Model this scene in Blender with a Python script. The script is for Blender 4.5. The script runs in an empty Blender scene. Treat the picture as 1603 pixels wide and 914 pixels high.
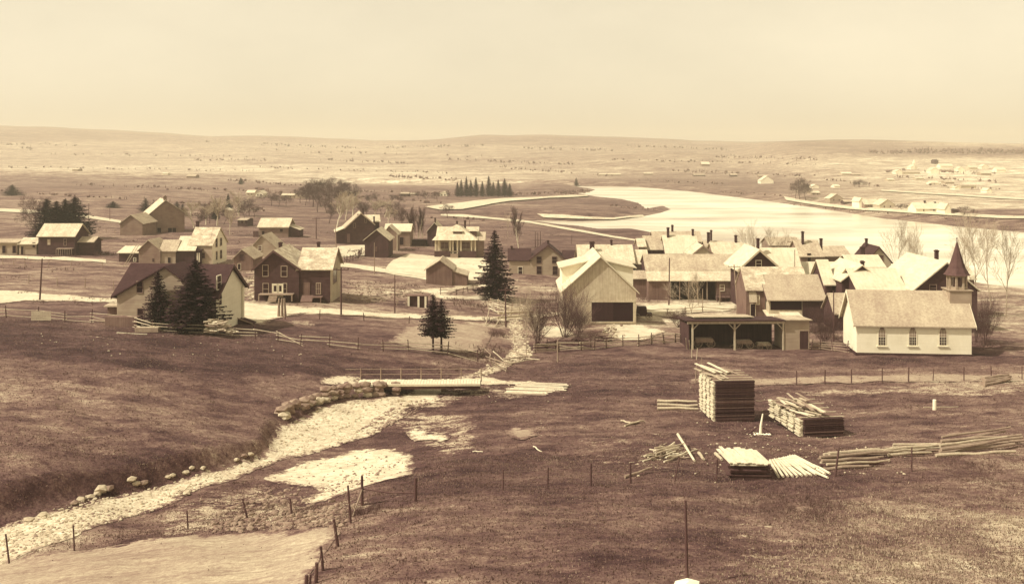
import bpy, math, random
import numpy as np
from mathutils import Vector, geometry, noise
R = math.radians
C = bpy.context.scene.collection
rnd = random.Random(11)
# ---------------------------------------------------------------- camera model
F, CX, YH, CZ = 1540.0, 801.5, 240.0, 26.0
def at_z(px, py, z):
    Y = (CZ - z) * F / (py - YH)
    return ((px - CX) / F * Y, Y)
def at_Y(px, Y):
    return ((px - CX) / F * Y, Y)
# ---------------------------------------------------------------- terrain
CP = [(0,914,5.2),(400,914,7.2),(800,914,9),(1200,914,9),(1603,914,8.5),
 (800,1250,11.5),(0,1250,9),(1603,1250,12),(400,1250,10),(-400,914,5),(2000,914,8.5),(-400,1250,8),(2000,1250,12),
 (480,830,6.3),(650,790,6.9),(800,790,7.3),(1000,782,7.3),(1200,775,7.0),(1603,775,6.6),(250,850,5.2),
 (700,742,5.2),(850,735,5.5),(1000,728,5.7),(1300,710,5.7),(1550,695,5.6),
 (-60,890,3.6),(0,852,3.6),(200,788,3.5),(400,722,3.3),(520,670,3.0),(660,628,2.7),(790,568,2.3),(812,530,2.0),(812,497,1.8),
 (560,748,4.0),(330,825,4.6),(-300,990,3.4),
 (0,760,4.9),(100,735,4.8),(250,695,4.5),(400,655,4.2),(-300,760,5.8),
 (0,640,6.3),(200,640,5.7),(420,600,4.8),(0,568,7.3),(200,560,6.7),(-300,560,8.2),(480,590,4.5),
 (250,507,5.7),(100,500,6.3),(0,495,6.8),(-300,480,8),(330,515,5.3),
 (0,465,6.0),(150,470,5.7),(450,490,4.6),(600,495,3.8),(755,500,2.7),(640,545,3.8),(540,535,4.4),(720,560,3.0),
 (900,580,2.7),(1000,620,3.4),(1140,660,4.0),(1300,680,4.3),(900,660,4.0),(750,660,3.6),(1550,605,3.0),(1400,556,2),(1150,547,1.8),(1550,550,1.8),(1800,560,2),
 (950,512,1.8),(1100,480,1),(1300,450,.6),(1550,470,.6),(900,440,1.6),(1800,470,.6),
 (0,400,5.0),(100,400,5),(250,412,4),(340,412,3.8),(450,370,4.5),(600,402,3.2),(720,402,2.6),(850,430,2.2),(460,476,4.6),(580,450,3.9),(-300,400,5.5),
 (0,330,5.5),(200,335,5),(400,340,3),(600,335,1.5),(850,345,.4),(-300,330,6),(1100,360,.3),(1500,360,.3)]
def _uv(X, Y):
    return X / (Y + 5.0) * 2.2, np.log(Y)
_P = np.array([[*at_z(a, b, z), z] for a, b, z in CP])
_u, _v = _uv(_P[:,0], _P[:,1])
def _ker(r2):
    return 0.5 * r2 * np.log(r2 + 1e-9)
_r2 = (_u[:,None]-_u[None])**2 + (_v[:,None]-_v[None])**2
_n = len(_u)
_A = np.zeros((_n+3, _n+3)); _A[:_n,:_n] = _ker(_r2) + np.eye(_n)*0.0015
_A[:_n,_n] = 1; _A[:_n,_n+1] = _u; _A[:_n,_n+2] = _v; _A[_n:,:_n] = _A[:_n,_n:].T
_w = np.linalg.solve(_A, np.concatenate([_P[:,2], [0,0,0]]))
def sst(x, a, b):
    t = np.clip((x-a)/(b-a), 0, 1); return t*t*(3-2*t)
TOP = [(-900,190),(-400,192),(0,197),(100,200),(200,205),(300,212),(360,215),(450,214),(600,221),(700,220),(760,214),(850,213),(960,215),(1050,221),(1150,223),(1280,232),(1400,238),(1560,236),(1900,228),(2500,225)]
_tx = np.array([(a-CX)/F*3200 for a,_ in TOP]); _tz = np.array([26-(b-YH)/F*3200 for _,b in TOP])
RIV = [(540,288),(700,290),(800,290.5),(860,291),(925,292),(1000,293),(1080,300),(1170,311),(1230,319),(1300,329),(1380,342),(1440,348),(1500,355),(1603,364),(1950,380),
 (2300,520),(1950,505),(1603,462),(1540,450),(1400,436),(1300,420),(1200,400),(1100,385),(1010,368),(950,360),(900,353),(860,350),(815,346),(850,345),(900,346.5),(960,345),(1000,340),(1035,333),(1050,328),(1038,322),(1012,327),(1000,318),(975,312),(935,308),(905,303),(925,300),(932,297),(920,294.5),(860,293.5),(700,292),(540,291)]
_rw = np.array([at_z(a, b, -2.0) for a, b in RIV])
def polysd(X, Y, poly):
    sh = X.shape; x = X.ravel(); y = Y.ravel()
    d = np.full(x.shape, 1e18); ins = np.zeros(x.shape, bool)
    n = len(poly)
    for i in range(n):
        ax, ay = poly[i]; bx, by = poly[(i+1) % n]
        ex, ey = bx-ax, by-ay; L = ex*ex+ey*ey + 1e-12
        t = np.clip(((x-ax)*ex+(y-ay)*ey)/L, 0, 1)
        d = np.minimum(d, (x-ax-t*ex)**2 + (y-ay-t*ey)**2)
        c = ((ay > y) != (by > y))
        xi = ax + (y-ay)/(by-ay+1e-12)*ex
        ins ^= c & (x < xi)
    d = np.sqrt(d)
    return np.where(ins, -d, d).reshape(sh)
LB = [(-120,865),(-40,836),(0,823),(60,806),(120,791),(180,776),(240,761),(300,743),(350,729),(400,713),(428,699),(424,688),(440,668),(462,655)]
_lb = np.array([at_z(a, b, 3.5) for a, b in LB])
def _pline(X, Y, pts):            # distance and side (positive = left of travel) to a polyline
    d = np.full(X.shape, 1e18); s = np.zeros(X.shape)
    for i in range(len(pts)-1):
        ax, ay = pts[i]; bx, by = pts[i+1]; ex, ey = bx-ax, by-ay; L = ex*ex+ey*ey
        t = np.clip(((X-ax)*ex+(Y-ay)*ey)/L, 0, 1)
        q = (X-ax-t*ex)**2 + (Y-ay-t*ey)**2
        cr = ex*(Y-ay)-ey*(X-ax)
        m = q < d; d = np.where(m, q, d); s = np.where(m, np.sign(cr), s)
    return np.sqrt(d), s
def height(X, Y, river=True):
    X = np.asarray(X, float); Y = np.asarray(Y, float)
    Yc = np.clip(Y, 18, 430)
    u, v = _uv(X*Yc/np.maximum(Y,1e-3) if False else np.clip(X, -1.2*(Yc+5), 1.2*(Yc+5)), Yc)
    z = _w[_n] + _w[_n+1]*u + _w[_n+2]*v
    for i in range(_n):
        z = z + _w[i]*_ker((u-_u[i])**2+(v-_v[i])**2)
    z = np.clip(z, -1, 14)
    m = sst(Y, 230, 420)
    und = 0.9*np.sin(X*.013+1)*np.sin(Y*.009) + .5*np.sin(X*.031+Y*.017)
    zf = 1.0 + und + 4*sst(-X, 60, 220)*(1-sst(Y, 500, 900))
    top = np.interp(X, _tx, _tz)
    hill = (top-1)*sst(Y, 900, 3200)
    hill = hill + 9*np.exp(-((X+420)/260)**2-((Y-900)/110)**2) + 14*np.exp(-((X-230)/200)**2-((Y-1500)/260)**2)
    hill = hill + 24*sst(Y, 620, 1500)*sst(X-.2*Y, 20, 160)*(1-sst(Y,1500,3000))
    hill = hill + sst(Y,1000,1800)*(5*np.sin(X*.006+Y*.002)*np.sin(Y*.004+1)+2.5*np.sin(X*.017)*np.sin(Y*.011+X*.004))*(1-sst(Y,2700,3200))
    z = z*(1-m) + (zf+hill)*m
    z = np.where(Y > 3200, z*(1-.5*sst(Y,3200,7000)), z)
    # micro relief
    z = z + .10*np.sin(X*.9+2*np.sin(Y*.35))*np.sin(Y*.7+X*.2)*(Y<200) + .05*np.sin(X*2.3+Y*1.1)*np.sin(Y*2.1-X*.7)*(Y<120)
    near = (Y < 140) & (Y > 20)
    if near.any():
        d, s = _pline(X, Y, _lb)
        z = z + np.where(near, np.where(s > 0, 1.15*(1-.8*sst(Y,70,84))*sst(d, 0.05, .9)*np.exp(-np.maximum(d-2,0)/25) - .05, -.25*np.exp(-d/3)), 0)
    if river:
        sd = polysd(X, Y, _rw)
        zin = -2.0 - np.clip(-sd*.3, 0, 2.5)
        w = np.where(Y < 330, 9.0, 26.0)
        zo = -1.9 + (z+1.9)*sst(sd, -1.0, w)
        z = np.where(sd < 0, zin, np.where(sd < w, np.minimum(z, zo), z))
    return z
def hz(x, y):
    return float(height(np.array([x]), np.array([y]))[0])
_Ys = np.geomspace(16, 5000, 900)
_gc = {}
def ground(px, py):
    k = (round(px,2), round(py,2))
    if k in _gc: return _gc[k]
    t = (px-CX)/F
    zr = CZ - (py-YH)/F*_Ys
    dz = height(t*_Ys, _Ys) - zr
    i = np.argmax(dz >= 0) if (dz >= 0).any() else len(_Ys)-1
    i = max(i, 1)
    a, b = dz[i-1], dz[i]
    f = min(1, max(0, -a/(b-a+1e-12)))
    Y = _Ys[i-1] + (_Ys[i]-_Ys[i-1])*f
    p = Vector((t*Y, Y, hz(t*Y, Y)))
    _gc[k] = p
    return p
# ---------------------------------------------------------------- materials
STOPS = [(0,(.014,.003,.005)),(.05,(.05,.023,.023)),(.10,(.10,.052,.047)),(.2,(.2,.125,.097)),(.35,(.35,.265,.190)),(.5,(.5,.415,.288)),(.8,(.8,.72,.53)),(1,(.95,.88,.68))]
M = {}
def newmat(name):
    m = bpy.data.materials.new(name); m.use_nodes = True
    nt = m.node_tree; b = nt.nodes['Principled BSDF']
    b.inputs['Roughness'].default_value = .9
    b.inputs['Specular IOR Level'].default_value = .15
    return m, nt, b
def nd(nt, t, **kw):
    n = nt.nodes.new(t)
    for k, v in kw.items(): setattr(n, k, v)
    return n
def mth(nt, op, a, b=None, clamp=False):
    n = nd(nt, 'ShaderNodeMath', operation=op); n.use_clamp = clamp
    for i, x in enumerate((a, b)):
        if x is None: continue
        if isinstance(x, (int, float)): n.inputs[i].default_value = x
        else: nt.links.new(x, n.inputs[i])
    return n.outputs[0]
def sepia(nt, val):
    r = nd(nt, 'ShaderNodeValToRGB'); e = r.color_ramp.elements
    e[0].position = 0; e[0].color = (*STOPS[0][1], 1); e[1].position = 1; e[1].color = (*STOPS[-1][1], 1)
    for p, c in STOPS[1:-1]:
        x = e.new(p); x.color = (*c, 1)
    nt.links.new(val, r.inputs[0]); return r.outputs[0]
def nz(nt, scale=(1,1,1), detail=4, rough=.6, space='Object', off=0):
    tc = nd(nt, 'ShaderNodeTexCoord'); mp = nd(nt, 'ShaderNodeMapping')
    mp.inputs['Scale'].default_value = scale; mp.inputs['Location'].default_value = (off, off*1.7, off*.3)
    if space == 'World':
        g = nd(nt, 'ShaderNodeNewGeometry'); nt.links.new(g.outputs['Position'], mp.inputs[0])
    else: nt.links.new(tc.outputs[space], mp.inputs[0])
    n = nd(nt, 'ShaderNodeTexNoise'); n.inputs['Scale'].default_value = 1; n.inputs['Detail'].default_value = detail; n.inputs['Roughness'].default_value = rough
    nt.links.new(mp.outputs[0], n.inputs[0]); return n.outputs[0]
def simple(name, v, amps=((.5,(1,1,1)),), space='Object', rough=.9, bump=0):
    """v: tone; amps: (relative amplitude, noise scale) layers multiplied into the tone"""
    m, nt, b = newmat(name)
    val = None
    for i, (a, sc) in enumerate(amps):
        n = nz(nt, sc, 3, .65, space, i*13.7)
        f = mth(nt, 'MULTIPLY_ADD', mth(nt, 'SUBTRACT', n, .5), a*2.4); f.node.inputs[2].default_value = 1
        f = mth(nt, 'MAXIMUM', f, .12)
        val = f if val is None else mth(nt, 'MULTIPLY', val, f)
    val = mth(nt, 'MULTIPLY', val, v, True)
    nt.links.new(sepia(nt, val), b.inputs['Base Color'])
    b.inputs['Roughness'].default_value = rough
    if bump:
        bp = nd(nt, 'ShaderNodeBump'); bp.inputs['Strength'].default_value = bump; bp.inputs['Distance'].default_value = .05
        nt.links.new(val, bp.inputs['Height']); nt.links.new(bp.outputs[0], b.inputs['Normal'])
    M[name] = m; return m
def turf_tone(nt):
    """dry turf: the land tone of the place, broken up at every scale"""
    v = nd(nt, 'ShaderNodeAttribute', attribute_name='land').outputs['Fac']
    for amp, sc_, off, det, ro in ((3.2,(.05,.10,.1),3,5,.7),(3.0,(.22,.5,.3),9,4,.65),(2.0,(1.6,2.2,2),17,3,.65),(2.0,(9,9,9),29,2,.65),(1.5,(.006,.016,.01),41,5,.7)):
        f = mth(nt, 'MULTIPLY_ADD', mth(nt, 'SUBTRACT', nz(nt, sc_, det, ro, 'World', off), .5), amp); f.node.inputs[2].default_value = 1
        v = mth(nt, 'MULTIPLY', v, mth(nt, 'MAXIMUM', f, .15))
    sp = mth(nt, 'GREATER_THAN', nz(nt, (3.1,3.1,3.1), 2, .5, 'World', 77), .73)
    return mth(nt, 'MINIMUM', mth(nt, 'ADD', v, mth(nt, 'MULTIPLY', sp, .18)), 1.0)
def blend(nt, a, b, k):
    return mth(nt, 'ADD', mth(nt, 'MULTIPLY', a, k), mth(nt, 'MULTIPLY', b, mth(nt, 'SUBTRACT', 1.0, k)))
def earth(name, v, amps):
    """bare earth whose margin is broken up by encroaching turf"""
    m, nt, b = newmat(name); val = None
    for i, (a, sc) in enumerate(amps):
        n = nz(nt, sc, 4, .65, 'World', i*13.7)
        f = mth(nt, 'MULTIPLY_ADD', mth(nt, 'SUBTRACT', n, .5), a*2.4); f.node.inputs[2].default_value = 1
        f = mth(nt, 'MAXIMUM', f, .15); val = f if val is None else mth(nt, 'MULTIPLY', val, f)
    val = mth(nt, 'MULTIPLY', val, v, True)
    e = nd(nt, 'ShaderNodeAttribute', attribute_name='edge').outputs['Fac']
    n1 = mth(nt, 'SUBTRACT', nz(nt, (.7,.9,.7), 5, .75, 'World', 91), .5); n2 = mth(nt, 'SUBTRACT', nz(nt, (4,4,4), 3, .7, 'World', 55), .5)
    k = mth(nt, 'ADD', mth(nt, 'MULTIPLY', e, .85), mth(nt, 'ADD', mth(nt, 'MULTIPLY', n1, 3.2), mth(nt, 'MULTIPLY', n2, 1.5)))
    k = mth(nt, 'MULTIPLY', mth(nt, 'SUBTRACT', k, .05), 2.2, True)
    mix = blend(nt, val, turf_tone(nt), k)
    nt.links.new(sepia(nt, mix), b.inputs['Base Color'])
    bp = nd(nt, 'ShaderNodeBump'); bp.inputs['Strength'].default_value = .5; bp.inputs['Distance'].default_value = .05
    nt.links.new(mix, bp.inputs['Height']); nt.links.new(bp.outputs[0], b.inputs['Normal'])
    M[name] = m; return m
simple('boards_dark', .065, ((.45,(7,7,.25)),(.35,(.5,.5,.7))))
simple('boards_mid', .17, ((.45,(6,6,.25)),(.4,(.5,.5,.5))))
simple('boards_light', .48, ((.32,(6,6,.2)),(.3,(.35,.35,.35)),(.2,(2,2,2))))
simple('clap_dark', .068, ((.45,(.4,.4,6)),(.35,(1.2,1.2,1.2))))
simple('clap_mid', .24, ((.3,(.3,.3,6)),(.3,(.6,.6,.6))))
simple('clap_grey', .36, ((.25,(.3,.3,5)),(.28,(.5,.5,.5))))
simple('clap_tan', .36, ((.22,(.3,.3,5)),(.22,(.5,.5,.5))))
simple('door_dark', .03, ((.4,(6,6,.3)),))
simple('paint_white', .84, ((.10,(.3,.3,5)),(.14,(.4,.4,.4)),(.08,(3,3,1))))
simple('paint_cream', .50, ((.16,(.3,.3,5)),(.2,(.5,.5,.5))))
simple('trim_white', .75, ((.15,(2,2,2)),))
simple('roof_white', .61, ((.16,(.4,.4,.4)),(.2,(3,.7,.7)),(.16,(1.5,4,4))))
simple('roof_light', .55, ((.3,(.5,.5,.5)),(.42,(3,3,5)),(.25,(1.6,.25,.25))), bump=.3)
simple('roof_mid', .43, ((.3,(.5,.5,.5)),(.45,(3,3,5)),(.25,(1.6,.25,.25))), bump=.3)
simple('roof_church', .42, ((.22,(.4,.4,.4)),(.4,(4,4,6)),(.18,(1.5,.3,.2))), bump=.3)
simple('roof_dark', .055, ((.3,(.5,.5,.5)),(.4,(3,3,5))))
simple('roof_patch', .50, ((.75,(.9,.9,1.6)),(.4,(4,4,6))), bump=.3)
simple('brick', .06, ((.5,(3,3,6)),))
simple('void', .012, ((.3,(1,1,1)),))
simple('glass_dark', .03, ((.5,(1.5,1.5,1.5)),), rough=.2)
simple('glass_mid', .12, ((.5,(1.5,1.5,1.5)),), rough=.25)
simple('stone', .26, ((.6,(1.3,1.3,1.3)),(.4,(5,5,5))), bump=.5)
simple('stone_light', .50, ((.35,(1.5,1.5,1.5)),(.3,(7,7,7))), bump=.4)
simple('wood_light', .46, ((.3,(.6,.6,.6)),(.35,(6,1.5,6))))
simple('wood_bright', .64, ((.2,(.6,.6,.6)),(.25,(6,1.5,6))))
simple('wood_mid', .30, ((.35,(1,1,1)),(.3,(6,6,1.5))))
simple('wood_dark', .10, ((.4,(1,1,1)),(.3,(8,8,1.5))))
simple('bark_dark', .07, ((.5,(3,3,1)),))
simple('bark_pale', .62, ((.55,(2,2,3)),))
simple('twigs', .10, ((.5,(1,1,1)),))
simple('twigs_pale', .40, ((.5,(1,1,1)),))
simple('needles', .030, ((.6,(1.4,1.4,1.4)),(.4,(5,5,5))))
simple('needles_far', .05, ((.6,(1.0,1.0,1.0)),))
simple('iron', .05, ((.3,(3,3,3)),), rough=.6)
simple('cloth', .06, ((.3,(3,3,3)),))
earth('gravel', .56, ((.35,(.35,.6,.35)),(.6,(2.0,3.4,2.6)),(.5,(8,8,8))))
earth('sand', .60, ((.30,(.4,.4,.4)),(.55,(1.6,3.2,2.2)),(.2,(9,9,9))))
earth('dirt_road', .60, ((.25,(.4,.4,.4)),(.3,(2,2,2))))
earth('dirt_yard', .60, ((.3,(.22,.22,.22)),(.28,(1.2,1.2,1.2))))
earth('dirt_track', .34, ((.4,(.3,.3,.3)),(.45,(2.2,2.2,2.2))))
earth('stubble', .36, ((.45,(.3,4.5,1)),(.4,(.12,.3,.3)),(.45,(3,3,3)),(.45,(12,12,12))))
simple('grass_dry', .19, ((.7,(.25,.25,.25)),(.8,(5,5,5))), 'World')
simple('grass_pale', .32, ((.6,(.25,.25,.25)),(.7,(5,5,5))), 'World')
simple('brush', .14, ((.6,(.6,.6,.6)),), 'World')
simple('brush_pale', .30, ((.6,(.6,.6,.6)),), 'World')
simple('far_wood', .15, ((.6,(.03,.03,.03)),(.4,(.2,.2,.2))), 'World')
simple('snow', .9, ((.12,(1,1,1)),), 'World')
# ---------------------------------------------------------------- mesh helper
class MB:
    def __init__(s): s.v = []; s.f = []
    def add(s, vs, fs):
        o = len(s.v); s.v += [tuple(x) for x in vs]; s.f += [tuple(i+o for i in f) for f in fs]
    def box(s, x0, y0, z0, x1, y1, z1):
        s.add([(x0,y0,z0),(x1,y0,z0),(x1,y1,z0),(x0,y1,z0),(x0,y0,z1),(x1,y0,z1),(x1,y1,z1),(x0,y1,z1)],
              [(0,3,2,1),(4,5,6,7),(0,1,5,4),(1,2,6,5),(2,3,7,6),(3,0,4,7)])
    def tube(s, p, q, r0, r1, n=5, cap=True, tw=0):
        p = Vector(p); q = Vector(q); d = q-p
        if d.length < 1e-6: return
        d.normalize(); a = d.orthogonal().normalized(); b = d.cross(a)
        vs = []
        for P, r in ((p, r0), (q, r1)):
            for k in range(n):
                t = 2*math.pi*k/n + tw
                vs.append(P + (a*math.cos(t)+b*math.sin(t))*r)
        fs = [(k, (k+1) % n, n+(k+1) % n, n+k) for k in range(n)]
        if cap: fs += [tuple(range(n-1,-1,-1)), tuple(range(n, 2*n))]
        s.add(vs, fs)
    def beam(s, p, q, w, h):          # square timber, h upwards
        p = Vector(p); q = Vector(q); d = (q-p).normalized()
        a = d.cross(Vector((0,0,1)))
        a = Vector((1,0,0)) if a.length < 1e-3 else a.normalized()
        b = a.cross(d)
        vs = []
        for P in (p, q):
            for i, j in ((-1,-1),(1,-1),(1,1),(-1,1)): vs.append(P + a*i*w/2 + b*j*h/2)
        s.add(vs, [(0,1,5,4),(1,2,6,5),(2,3,7,6),(3,0,4,7),(3,2,1,0),(4,5,6,7)])
    def prism(s, poly, axis, a, b):    # poly in the other two coords; extruded along axis from a to b
        n = len(poly); vs = []
        for t in (a, b):
            for p in poly:
                vs.append((t, p[0], p[1]) if axis == 'x' else (p[0], t, p[1]) if axis == 'y' else (p[0], p[1], t))
        s.add(vs, [tuple(range(n)), tuple(range(2*n-1, n-1, -1))] + [(k, n+k, n+(k+1) % n, (k+1) % n) for k in range(n)])
    def blob(s, c, r, sq=(1,1,1), seed=0, jit=.25):
        rr = random.Random(seed); c = Vector(c)
        t = (1+5**.5)/2
        vs = [Vector(x).normalized() for x in ((-1,t,0),(1,t,0),(-1,-t,0),(1,-t,0),(0,-1,t),(0,1,t),(0,-1,-t),(0,1,-t),(t,0,-1),(t,0,1),(-t,0,-1),(-t,0,1))]
        fs = [(0,11,5),(0,5,1),(0,1,7),(0,7,10),(0,10,11),(1,5,9),(5,11,4),(11,10,2),(10,7,6),(7,1,8),(3,9,4),(3,4,2),(3,2,6),(3,6,8),(3,8,9),(4,9,5),(2,4,11),(6,2,10),(8,6,7),(9,8,1)]
        out = []
        for v in vs:
            k = r*(1+rr.uniform(-jit, jit)); out.append(c+Vector((v.x*k*sq[0], v.y*k*sq[1], v.z*k*sq[2])))
        s.add(out, fs)
    def build(s, name, mat, parent=None, smooth=False):
        me = bpy.data.meshes.new(name); me.from_pydata(s.v, [], s.f); me.update()
        if smooth: me.polygons.foreach_set('use_smooth', [True]*len(me.polygons))
        me.materials.append(M[mat] if isinstance(mat, str) else mat)
        o = bpy.data.objects.new(name, me); C.objects.link(o)
        if parent is not None: o.parent = parent
        return o
def tag(o, label=None, cat=None, group=None, kind=None):
    if label: o['label'] = label
    if cat: o['category'] = cat
    if group: o['group'] = group
    if kind: o['kind'] = kind
    return o
def thing(name, label, cat, loc=(0,0,0), rz=0, group=None):
    o = bpy.data.objects.new(name, None); C.objects.link(o); o.empty_display_size = .3
    o.location = loc; o.rotation_euler = (0,0,rz); return tag(o, label, cat, group)
def copy_tree(o, parent=None):
    c = o.copy(); C.objects.link(c)
    if parent is not None: c.parent = parent
    for ch in o.children: copy_tree(ch, c)
    return c
# ---------------------------------------------------------------- ground sheet
def ground_tone(X, Y):
    """land colour (dry grass, ploughed earth, stubble): pixels of the photograph mark where each patch of land lies"""
    s = [(0,560,.10,130,22),(250,575,.095,160,25),(450,560,.09,120,25),(200,530,.09,200,12),
         (60,650,.24,120,50),(250,650,.19,150,40),(400,640,.15,80,40),(100,720,.22,120,30),(300,700,.15,120,20),(0,760,.13,80,20),
         (800,860,.15,160,50),(1000,830,.13,140,50),(1150,850,.17,120,50),(600,850,.19,60,50),(1350,880,.36,110,40),(1500,860,.34,90,50),(1250,830,.27,80,30),(1450,790,.24,100,30),(1250,770,.19,90,20),
         (750,700,.11,80,40),(850,690,.12,60,30),(950,700,.13,90,30),(1000,730,.20,100,12),(1200,640,.12,150,50),(1450,660,.19,120,30),(1500,720,.20,90,20),(900,640,.12,80,40),(1000,590,.14,120,20),(820,750,.12,100,18),(700,760,.11,60,25),
         (950,560,.12,90,18),(1150,570,.13,120,14),(1400,572,.15,150,10),(1500,600,.27,160,8),(1300,610,.2,120,8),
         (640,530,.14,80,20),(520,520,.12,80,15),(720,520,.30,50,18),(640,512,.18,50,8),(700,570,.17,60,14),(600,570,.12,80,12),
         (100,440,.20,120,14),(60,485,.17,80,8),(150,500,.15,90,8),(400,500,.16,60,8),(560,460,.26,70,14),(620,470,.22,60,14),(700,480,.20,60,10),
         (860,450,.22,70,20),(850,500,.28,40,20),(1000,500,.38,60,16),(1090,480,.4,60,10),(950,520,.22,50,10),(1060,510,.3,40,15),(1350,480,.22,100,30),(1550,500,.3,50,30),(1540,540,.08,30,12),
         (150,385,.16,90,10),(60,370,.2,70,14),(60,420,.2,70,6),(320,395,.17,60,12),(380,430,.25,40,20),(470,370,.15,80,10),(500,350,.14,90,10),(640,365,.18,70,12),(560,400,.24,40,8),
         (60,335,.25,80,12),(170,335,.22,60,9),(300,320,.2,100,10),(450,330,.18,120,12),(620,330,.18,120,12),(760,350,.17,80,12),(850,370,.15,100,12),(950,375,.13,80,8),
         (730,320,.30,60,6),(860,325,.17,90,8),(960,325,.17,60,8),(830,300,.16,90,5),(700,306,.17,90,5),(500,306,.20,120,8),(300,306,.24,120,6),(100,312,.2,120,8),(60,290,.16,150,12),(200,285,.17,120,8),
         (1100,290,.14,130,10),(1000,283,.16,60,6),(1250,318,.2,60,6),(1400,340,.17,120,5),(1150,270,.2,120,9),(1050,262,.24,80,8),(1330,300,.26,80,12),(1450,300,.36,80,14),(1400,265,.4,120,14),(1520,270,.42,80,18),(1300,265,.28,60,12),(1500,240,.22,100,5),
         (200,245,.4,220,18),(500,245,.42,220,18),(800,245,.36,220,18),(200,212,.3,220,6),(800,220,.26,240,5),(1100,235,.3,160,8),(600,270,.42,200,8),(250,265,.42,200,6),(850,270,.3,120,8),(780,252,.24,90,4)]
    px = CX + X/Y*F; py = YH + (CZ-height(X, Y, False))/Y*F
    py = np.clip(py, 195, 1300); px = np.clip(px, -500, 2100)
    num = np.zeros_like(X); den = np.zeros_like(X)
    for a, b, v, sx, sy in s:
        w = np.exp(-np.minimum(((px-a)/sx)**2 + ((py-b)/sy)**2, 60)/1.3)+1e-9/(1+((px-a)/200)**2+((py-b)/30)**2)
        num += w*math.log(min(.6, v*(.70 if b < 232 else .82 if b < 262 else 1.15 if b < 304 else .90 if b < 480 else .86))); den += w
    # the mown lower meadow at left ends in a sharp line against the dark ploughed strip above it
    ln = np.interp(px, [-500,0,120,260,400,520,620], [548,556,566,578,586,592,600])
    wig = 2.0*np.sin(X*.8)+1.2*np.sin(X*2.1+1)
    m = sst(py+wig-ln, -2, 3)*(1-sst(px, 430, 600))
    f = 1+m*.55*np.exp(-np.maximum(py-ln,0)/60) - .15*(1-m)*sst(py, 520, 545)*(1-sst(px,430,600))
    return np.exp(num/den)*f
BARE = [(0.75, 1.6, [(236,806),(290,782),(360,762),(420,754),(500,790),(560,772),(600,780),(545,822),(480,826),(400,828),(310,834),(240,842)]),
 (0.75, 1.6, [(600,655),(660,640),(740,648),(760,700),(700,720),(665,712),(648,690)]),
 (0.75, 1.6, [(620,600),(740,603),(800,606),(860,612),(800,628),(740,622),(700,640),(650,640)]),
 (0.5, 1.6, [(606,950),(600,900),(610,850),(628,812),(646,800),(650,815),(636,860),(634,900),(640,950)]),
 (0.5, 1.6, [(640,800),(700,782),(780,773),(860,769),(960,762),(1060,758),(1150,757),(1240,760),(1240,768),(1150,766),(1060,768),(960,773),(860,780),(780,786),(700,795),(650,812)]),
 (0.5, 1.6, [(900,690),(960,676),(1040,672),(1100,690),(1110,705),(1090,735),(1000,742),(930,735),(880,716)]),
 (0.75, 1.6, [(1240,610),(1400,604),(1568,604),(1650,610),(1568,622),(1400,618),(1260,622)]),
 (0.75, 1.6, [(740,455),(800,462),(830,470),(828,490),(770,488),(730,476)]),
 (0.75, 1.6, [(536,440),(590,446),(640,452),(640,464),(600,474),(545,468)]),
 (0.75, 1.6, [(430,504),(460,500),(520,506),(500,512),(450,512)]),
 (0.75, 1.6, [(720,512),(765,506),(770,524),(740,532),(715,525)]),
 (.5, 2.5, [(30,345),(200,352),(400,350),(600,345),(640,360),(500,372),(300,380),(60,372)]),
 (.45, 2.5, [(620,330),(800,330),(900,345),(960,365),(880,372),(740,356),(640,345)]),
 (.5, 2, [(830,440),(880,436),(900,470),(870,500),(830,500),(815,460)]),
 (.55, 2, [(1290,500),(1330,500),(1330,560),(1280,556)]),
 (.5, 2, [(1525,480),(1620,470),(1640,560),(1530,560)]),
 (.45, 2.5, [(380,430),(400,430),(400,470),(360,474),(355,440)]),
 (.6,2,[(1180,770),(1250,820),(1330,870),(1400,940),(1250,960),(1130,900),(1120,830)]),
 (1.0,1.5,[(1500,820),(1620,800),(1700,960),(1600,960),(1560,880)]),
 (.9,1.5,[(1400,800),(1450,790),(1490,800),(1470,820),(1410,818)]),
 (.4,3,[(0,640),(200,650),(380,640),(420,660),(250,700),(60,740),(-60,740)]),
 (.4,2,[(0,505),(180,520),(330,530),(320,545),(100,530),(0,522)]),
 (.45,2,[(800,640),(900,650),(890,680),(800,690),(760,660)]),
 (.45,3,[(1000,590),(1100,585),(1100,615),(1000,625),(930,610)])]
def grid_mesh(name, X, Y, Z):
    nr, nc = X.shape
    me = bpy.data.meshes.new(name)
    co = np.stack([X, Y, Z], -1).reshape(-1, 3).astype(np.float32)
    i = np.arange(nr*nc).reshape(nr, nc)
    q = np.stack([i[:-1,:-1], i[:-1,1:], i[1:,1:], i[1:,:-1]], -1).reshape(-1, 4)
    me.vertices.add(len(co)); me.vertices.foreach_set('co', co.ravel())
    me.loops.add(q.size); me.loops.foreach_set('vertex_index', q.ravel().astype(np.int32))
    me.polygons.add(len(q)); me.polygons.foreach_set('loop_start', (np.arange(len(q))*4).astype(np.int32))
    me.update(calc_edges=True); me.polygons.foreach_set('use_smooth', np.ones(len(q), bool))
    return me
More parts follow.
